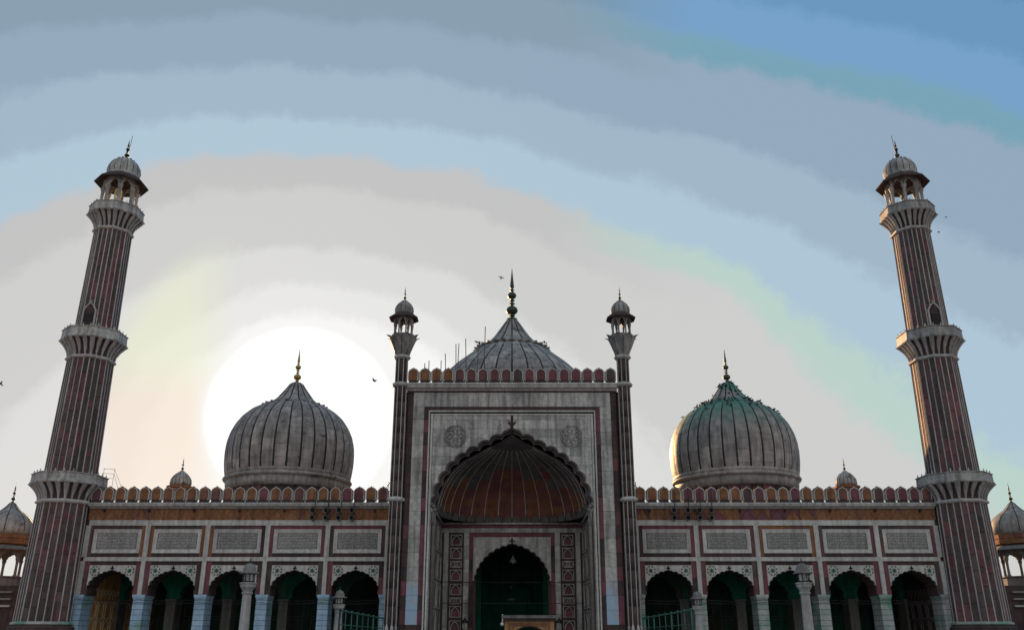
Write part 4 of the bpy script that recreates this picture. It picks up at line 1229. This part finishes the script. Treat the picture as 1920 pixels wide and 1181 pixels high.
# ================================================================== LOUDSPEAKERS
hm = MB().lathe([(.045, -.32), (.06, -.2), (.10, -.1), (.155, 0), (.21, .1), (.222, .11), (.2, .1), (.14, -.02), (.085, -.1)], 16, cap=False)
hm.xf(Matrix.Rotation(R(90), 4, 'X'))
hm = hm.mesh('bell', 'horn')
ht = MB().lathe([(.135, -.05), (.135, -.03)], 16).lathe([(.03, -.05), (.05, .03), (.0, .06)], 8)
ht.xf(Matrix.Rotation(R(90), 4, 'X')); ht = ht.mesh('throat', 'horn_in')
hd = MB().lathe([(.08, -.52), (.1, -.48), (.1, -.34), (.06, -.3)], 12); hd.xf(Matrix.Rotation(R(90), 4, 'X')); hd = hd.mesh('driver', 'horn')
ORD = ['nearest the portal', 'second from the portal', 'third from the portal', 'farthest from the portal']
def horn_speaker(x, z, label, rz):
    t = thing('horn_speaker', label, 'loudspeaker', (x, 64.35, z), 'horn loudspeakers on the roof edge')
    P('bell', hm, t, (x, 64.35, z), (R(-4), 0, rz)); P('throat', ht, t, (x, 64.35, z), (R(-4), 0, rz)); P('driver', hd, t, (x, 64.35, z), (R(-4), 0, rz))
    P('bracket', MB().box(-.02, .02, .05, .55, -.2, -.16).box(-.02, .02, .05, .09, -.2, .05).mesh('bracket', 'iron'), t, (x, 64.35, z))
for s, xs in ((-1, (-11.62, -12.55, -13.5, -14.45)), (1, (11.74, 12.75, 13.6, 14.44))):
    for i, x in enumerate(xs):
        for rz, z in (('upper', 10.45), ('lower', 9.92)):
            horn_speaker(x, z, f'{rz} horn loudspeaker {ORD[i]} on the ' + ('bluish-piered' if s < 0 else 'greenish-piered') + ' arcade', rng.uniform(-.15, .15))
        o = P('speaker_pole', MB().tube([(x + .12, 64.55, 9.75), (x + .12, 64.55, 11.95)], .03, 6).mesh('pole', 'iron'))
        tag(o, 'iron pole holding the pair of horns ' + ORD[i] + ' on the ' + ('bluish-piered' if s < 0 else 'greenish-piered') + ' arcade', 'pole', 'poles of the horn loudspeakers')

# ================================================================== ROOF POLES, CABLES, RAILS
poles = [((910, 613), -2.33, 27.3, -2.45, 3.6, 'tallest scaffold pole, nearest the crown of the great dome'), ((873, 635), -4.03, 26.2, -3.8, 3, 'straight scaffold pole second from the great dome crown'),
         ((855, 646), -4.86, 25.7, -4.72, 2, 'left pole of the crossed pair beside the great dome'), ((860, 645), -4.6, 25.75, -4.8, 2, 'right pole of the crossed pair beside the great dome'),
         ((835, 663), -5.76, 24.8, -5.55, 2, 'leaning short pole left of the crossed pair on the portal roof'), ((829, 678), -6.1, 24.2, -6.1, 2, 'very short pole just left of the leaning pole on the portal roof'),
         ((805, 677), -7.15, 24.2, -7.1, 2, 'pole behind the second merlon beside the sun-side turret'), ((796, 682), -7.5, 23.95, -7.5, 2, 'shortest pole closest to the sun-side turret'), ((898, 650), -2.9, 25.6, -3.2, 2, 'slanting pole just left of the tallest scaffold pole')]
for _, x1, z1, x0, _, lab in poles:
    o = P('scaffold_pole', MB().tube([(x0, 72, 18.9), (x1, 72, z1)], .035, 6).mesh('pole', 'bamboo'))
    tag(o, lab, 'pole', 'scaffold poles behind the portal parapet')
o = P('scaffold_rail', MB().tube([(-3.3, 71.8, 21.0), (-3.0, 71.8, 23.45), (3.1, 71.8, 23.55), (3.3, 71.8, 21.0)], .025, 5).tube([(-3.5, 71.9, 18.9), (-3.35, 71.8, 23.9)], .03, 5).mesh('rail', 'bamboo'))
tag(o, 'thin horizontal rail in front of the great dome just above the merlons', 'rail')
for s in (-1, 1):
    m_ = MB().tube([(s * 8.4, 66.5, 14.0 if s < 0 else 13.6), (s * 9.9, 66.5, 11.9)], .035, 5).tube([(s * 8.4, 66.8, 13.2 if s < 0 else 13.3), (s * 9.6, 66.8, 11.9)], .03, 5).tube([(s * 9.4, 66.8, 11.0), (s * 9.4, 66.8, 12.9)], .03, 5)
    o = P('stay_cable', m_.mesh('cable', 'iron'))
    tag(o, 'dark slanting stays from turret to parapet, ' + ('against the bright sun glow' if s < 0 else 'near the greenish-piered arcade'), 'cable', 'stays beside the turrets')
m_ = MB()
for z in (13.1, 13.45, 13.8):
    m_.tube([(-31.0, 66.2, z), (-30.2, 66.4, z)], .013, 5)
m_.tube([(-30.2, 66.4, 13.8), (-29.4, 66.4, 12.3)], .013, 5).tube([(-30.2, 66.4, 13.45), (-29.7, 66.4, 12.3)], .013, 5).tube([(-30.2, 66.4, 13.85), (-30.2, 66.4, 11)], .013, 5).tube([(-30.9, 66.2, 13.85), (-30.9, 66.2, 11)], .013, 5)
o = P('roof_handrail', m_.mesh('handrail', 'iron'))
tag(o, 'dark metal stair handrail on the roof beside the shaded minaret balcony', 'handrail')

# ================================================================== LAMP POSTS
def lamp_post(x, y, top, label, zb=0.0):
    t = thing('lamp_post', label, 'lamp post', (x, y, zb), 'stone lamp posts in the courtyard')
    zt = top
    c = (x, y)
    P('base', MB().box(x - .32, x + .32, y - .32, y + .32, zb, zb + .5).mesh('base', 'lamp_stone'), t)
    P('shaft', MB().lathe([(.27, zb + .5), (.24, zb + .7), (.19, zt - 1.48)], 8, PI / 8, c, False).mesh('shaft', 'lamp_stone'), t)
    P('capital', MB().lathe([(.19, zt - 1.5), (.24, zt - 1.46), (.24, zt - 1.4), (.2, zt - 1.38), (.25, zt - 1.28), (.33, zt - 1.18), (.34, zt - 1.08), (.38, zt - 1.04), (.36, zt - 1.0), (.1, zt - .99)], 8, PI / 8, c, False).mesh('capital', 'lamp_stone'), t)
    P('glass', MB().lathe([(.2, zt - .97), (.23, zt - .62)], 8, PI / 8, c, False).mesh('glass', 'glass'), t)
    P('lamp_base', MB().lathe([(.27, zt - 1.0), (.27, zt - .96), (.22, zt - .93)], 8, PI / 8, c, False).mesh('lamp_base', 'iron'), t)
    for k in range(8):
        a = PI / 8 + k * PI / 4
        P('lantern_bar', MB().tube([(x + .235 * math.cos(a), y + .235 * math.sin(a), zt - .98), (x + .255 * math.cos(a), y + .255 * math.sin(a), zt - .6)], .02, 5).mesh('bar', 'iron'), t)
    P('bulb', MB().ball((x, y, zt - .8), .07, 8, 6).mesh('bulb', 'marble_trim'), t)
    P('hood', MB().lathe([(.26, zt - .62), (.42, zt - .63), (.43, zt - .59), (.3, zt - .53), (.27, zt - .5), (.28, zt - .42), (.24, zt - .33), (.2, zt - .25), (.1, zt - .2), (.04, zt - .17)], 16, 0, c).mesh('hood', 'grey_stone'), t)
    P('finial', MB().lathe([(.04, zt - .2), (.07, zt - .16), (.02, zt - .1), (.03, zt - .06), (.008, zt + .06)], 8, 0, c).mesh('finial', 'iron'), t)
lamp_post(-11.55, 40, 4.98, 'taller-looking stone lamp post before the third arch, nearer one by the bluish piers')
lamp_post(12.78, 40, 4.98, 'taller-looking stone lamp post, nearer one by the greenish piers')
lamp_post(-10.32, 55, 4.62, 'smaller-looking stone lamp post by the green railing before the bluish arcade', 1.5)
lamp_post(11.1, 55, 4.55, 'smaller-looking stone lamp post by the green railing before the greenish arcade', 1.5)
# wall lanterns by the doorway
for s in (-1, 1):
    x, y, z = s * 3.5, 68.75, 2.3
    t = thing('wall_lantern', 'small dark lantern fixed to the white strip ' + ('left' if s < 0 else 'right') + ' of the inner doorway', 'lantern', (x, y, z), 'wall lanterns of the doorway')
    P('body', MB().lathe([(.12, z), (.2, z + .1), (.22, z + .5), (.16, z + .55)], 8, 0, (x, y), False).mesh('body', 'glass'), t)
    P('hood', MB().lathe([(.27, z + .53), (.27, z + .57), (.16, z + .72), (.04, z + .85), (.01, z + .98)], 8, 0, (x, y)).mesh('hood', 'iron'), t)
    P('bracket', MB().box(x - .03, x + .03, y, 68.95, z + .2, z + .26).box(x - .1, x + .1, y - .1, y + .1, z - .06, z).mesh('bracket', 'iron'), t)
# hanging bell lamp
t = thing('hanging_lamp', 'pale bell-shaped lamp hanging on a chain inside the dark doorway arch', 'hanging lamp', (.08, 70.6, 7.3))
P('shade', MB().lathe([(.3, 7.3), (.26, 7.42), (.14, 7.58), (.1, 7.72), (.04, 7.82)], 12, 0, (.08, 70.6)).mesh('shade', 'grey_stone'), t)
P('chain', MB().tube([(.08, 70.6, 7.8), (.08, 70.6, 10.0)], .02, 5).ball((.08, 70.6, 7.9), .07, 6, 4).mesh('chain', 'iron'), t)
P('bulb', MB().ball((.08, 70.6, 7.3), .1, 8, 5).mesh('bulb', 'marble_trim'), t)
t = thing('chandelier', 'pale chandelier hanging low and deep in the dark doorway', 'chandelier', (-.05, 76, 4.6))
P('rod', MB().tube([(-.05, 76, 4.7), (-.05, 76, 10.0)], .015, 5).mesh('rod', 'iron'), t)
P('tier', MB().lathe([(.38, 4.72), (.34, 4.8), (.1, 4.92), (.03, 4.95)], 12, 0, (-.05, 76)).mesh('tier', 'grey_stone'), t)
P('globe', MB().ball((-.05, 76, 5.75), .11, 8, 6).mesh('globe', 'grey_stone'), t)
P('globe', MB().ball((-.05, 76, 3.9), .07, 8, 6).mesh('globe', 'grey_stone'), t)

for y_, z_, lab in ((68.75, 5.75, 'upper thin dark wire strung across the inner doorway wall'), (68.7, 4.25, 'lower thin dark wire strung across the inner doorway wall')):
    o = P('wire', MB().tube([(-5.4, y_, z_), (-2.7, y_ - .1, z_ - .05), (2.7, y_ - .1, z_ - .05), (5.4, y_, z_)], .022, 5).mesh('wire', 'iron'))
    tag(o, lab, 'wire', 'wires across the doorway')
for s in (-1, 1):
    for z_ in (4.3, 4.12):
        n_ = 30
        pts = [(s * (9.2 + 21.4 * k / n_), 64.80, z_ - .10 * abs(math.sin(PI * 5 * k / n_))) for k in range(n_ + 1)]
        o = P('wire', MB().tube(pts, .016, 4).mesh('wire', 'iron'))
        tag(o, ('upper' if z_ > 4.2 else 'lower') + ' sagging wire strung along the ' + ('bluish' if s < 0 else 'greenish grey') + ' arcade piers', 'wire', 'wires along the arcade piers')

# ================================================================== RAILINGS
def railing(pts, n, label, zb):
    """green iron rail running back toward the hall"""
    (xa, ya, za), (xb, yb, zb_) = pts
    t = thing('railing', label, 'railing', (xa, ya, zb), 'green railings on the terrace')
    P('top_rail', MB().tube([(xa, ya, za), (xb, yb, zb_)], .045, 6).mesh('top_rail', 'green_paint'), t)
    P('mid_rail', MB().tube([(xa, ya, za - .75), (xb, yb, zb_ - .6)], .03, 6).mesh('mid_rail', 'green_paint'), t)
    for k in range(n):
        f = k / (n - 1)
        x, y, z = xa + (xb - xa) * f, ya + (yb - ya) * f, za + (zb_ - za) * f
        P('post', MB().tube([(x, y, zb), (x, y, z)], .05 if k % 3 == 0 else .032, 6).ball((x, y, z + .03), .075, 6, 4).mesh('post', 'green_paint'), t)
railing(((-9.7, 52, 3.2), (-8.35, 60, 2.95)), 9, 'green iron railing by the lamp post before the innermost bluish bay', 1.5)
railing(((9.9, 51, 3.2), (8.5, 60, 2.95)), 9, 'green iron railing by the lamp post before the innermost greenish bay', 1.5)
t = thing('barrier_post', 'dark blue post with a short top bar beside a bluish pier', 'post', (-9.35, 50, 1.5))
P('post', MB().tube([(-9.35, 50, 1.5), (-9.3, 50, 3.15)], .055, 6).ball((-9.3, 50, 3.17), .08, 6, 4).mesh('post', 'blue_paint'), t)
P('bar', MB().tube([(-9.3, 50, 3.12), (-8.75, 50.4, 3.0)], .035, 5).mesh('bar', 'blue_paint'), t)

# ================================================================== SMALL SANDSTONE KIOSK
t = thing('sandstone_kiosk', 'small orange brown sandstone kiosk with grey slab roof before the doorway', 'kiosk', (.84, 45, 0))
ko = [(-.75, 0.0), (-.75, 1.75)] + [(-.75 * math.cos(PI * k / 12), 1.75 + .48 * math.sin(PI * k / 12)) for k in range(1, 12)] + [(.75, 1.75), (.75, 0)]
xk = .84
P('front_wall', MB().prism([(-1.2, 0)] + ko + [(1.2, 0), (1.2, 2.5), (-1.2, 2.5)], 45, 45.3).mesh('front', 'kiosk'), t, (xk, 0, 0))
P('rear_wall', MB().prism([(-1.2, 0)] + ko + [(1.2, 0), (1.2, 2.5), (-1.2, 2.5)], 46.9, 47.2).mesh('rear', 'kiosk'), t, (xk, 0, 0))
P('side_wall', MB().box(-1.2, -.95, 45.3, 46.9, 0, 2.5).mesh('side', 'kiosk'), t, (xk, 0, 0))
P('side_wall', MB().box(.95, 1.2, 45.3, 46.9, 0, 2.5).mesh('side', 'kiosk'), t, (xk, 0, 0))
P('frame', MB().frame(-1.0, 1.0, .1, 2.42, .09, 44.94, 45).mesh('frame', 'orange'), t, (xk, 0, 0))
P('frame', MB().frame(-.82, .82, .2, 2.32, .06, 44.96, 45).mesh('frame', 'orange'), t, (xk, 0, 0))
P('arch_rim', band_along(MB(), ko[1:-1], .05, 44.95, 45).mesh('rim', 'inlay'), t, (xk, 0, 0))
P('roof_slab', MB().box(-1.34, 1.34, 44.8, 47.4, 2.62, 2.76).mesh('slab', 'grey_stone'), t, (xk, 0, 0))
P('roof_soffit', MB().box(-1.27, 1.27, 44.88, 47.3, 2.5, 2.62).mesh('soffit', 'red_dark'), t, (xk, 0, 0))
P('corner_post', MB().tube([(-1.3, 44.85, 2.3), (-1.3, 44.85, 2.8)], .03, 6).ball((-1.32, 44.85, 2.35), .09, 8, 5).mesh('post', 'marble_trim'), t, (xk, 0, 0))

# ================================================================== BIRDS
def bird_mesh(wings):
    b = MB()
    b.tube([(-.17, 0, -.01), (-.1, 0, 0), (0, 0, .03), (.07, 0, .06), (.1, 0, .11), (.14, 0, .13), (.17, 0, .125)], .02, 6)
    # thicken body
    rad = [.02, .05, .075, .06, .04, .04, .012]
    base = b.v[:]
    pts = [(-.17, 0, -.01), (-.1, 0, 0), (0, 0, .03), (.07, 0, .06), (.1, 0, .11), (.14, 0, .13), (.17, 0, .125)]
    for i in range(7):
        for k in range(6):
            v = Vector(base[i * 6 + k]); p = Vector(pts[i])
            b.v[i * 6 + k] = tuple(p + (v - p) * (rad[i] / .02))
    b.add([(-.15, -.03, 0), (-.28, -.05, -.03), (-.28, .05, -.03), (-.15, .03, 0), (-.15, 0, -.02)], [(0, 1, 2, 3), (0, 4, 1), (1, 4, 2), (2, 4, 3)])
    if wings:
        for s in (-1, 1):
            b.add([(.06, s * .03, .05), (-.06, s * .03, .04), (-.1, s * .22, .12), (-.08, s * .38, .10), (.0, s * .24, .14), (0, s * .1, .03)], [(0, 1, 2, 4), (4, 2, 3), (0, 4, 5), (5, 2, 1)])
    else:
        for s in (-1, 1):
            b.add([(.05, s * .05, .06), (-.02, s * .085, .04), (-.18, s * .04, .0), (-.1, s * .05, -.01), (.0, s * .07, .0)], [(0, 1, 4), (1, 2, 3, 4)])
        b.tube([(.0, -.02, -.02), (.01, -.02, -.09)], .008, 3).tube([(.0, .02, -.02), (.01, .02, -.09)], .008, 3)
    return b.mesh('pigeon', 'feather')
bp_, bf_ = bird_mesh(False), bird_mesh(True)
def prof_r(z):
    return interp([(zz, r) for r, zz in SIDEP + SIDEC], z)
n = 0
for i in range(100):
    u = rng.random()
    if u < .45: z = 22.14; r_ = rng.uniform(2.7, 3.05)
    elif u < .85: z = rng.uniform(20.9, 22.05); r_ = prof_r(z) + .06
    else: z = rng.uniform(22.7, 24.5); r_ = prof_r(z) + .04
    a = -PI / 2 + rng.uniform(-1.75, 1.75)
    o = P('pigeon', bp_, None, (20.4 + r_ * math.cos(a), 80 + r_ * math.sin(a), z + .10), (0, 0, rng.uniform(0, 2 * PI)))
    o.scale = (.9,) * 3
    tag(o, 'small dark pigeon perched on the green-stained crown of the onion dome', 'pigeon', 'pigeons on the green-stained dome')
FB = [(701, 714, 60, 'dark bird flying in the white glow between the dome and the portal', 1.9), (1, 720, 70, 'dark bird flying at the picture edge beside the shaded minaret', 1.6), (939, 521, 60, 'tiny bird flying just left of the tallest spire', 1.2),
      (1774, 408, 70, 'tiny bird flying in the blue sky beside the sunlit-edged minaret top', 1.0), (1760, 436, 70, 'tiny bird flying lower beside the sunlit-edged minaret', 1.1)]
TH = R(20.4)
for px, py, Y, lab, sc in FB:
    u, v = (px - 960) / 1640, (590.5 - py) / 1640
    dy, dz = math.cos(TH) - v * math.sin(TH), math.sin(TH) + v * math.cos(TH)
    tt = Y / dy
    o = P('flying_bird', bf_, None, (u * tt, Y, CAM_Z + dz * tt), (rng.uniform(-.6, .6), rng.uniform(-.5, .3), rng.uniform(0, 6)))
    o.scale = (sc * .6,) * 3
    tag(o, lab, 'bird', 'birds in flight')
for i in range(8):
    x = rng.uniform(-7, 7)
    o = P('pigeon', bp_, None, (rng.choice((1, -1)) * rng.uniform(3.0, 3.5), 80 - rng.uniform(1.2, 1.8), 27.98), (0, 0, rng.uniform(0, 6)))
    o.scale = (.9,) * 3
    tag(o, 'pigeon perched on the petal ring of the largest dome', 'pigeon', 'pigeons on the largest dome')
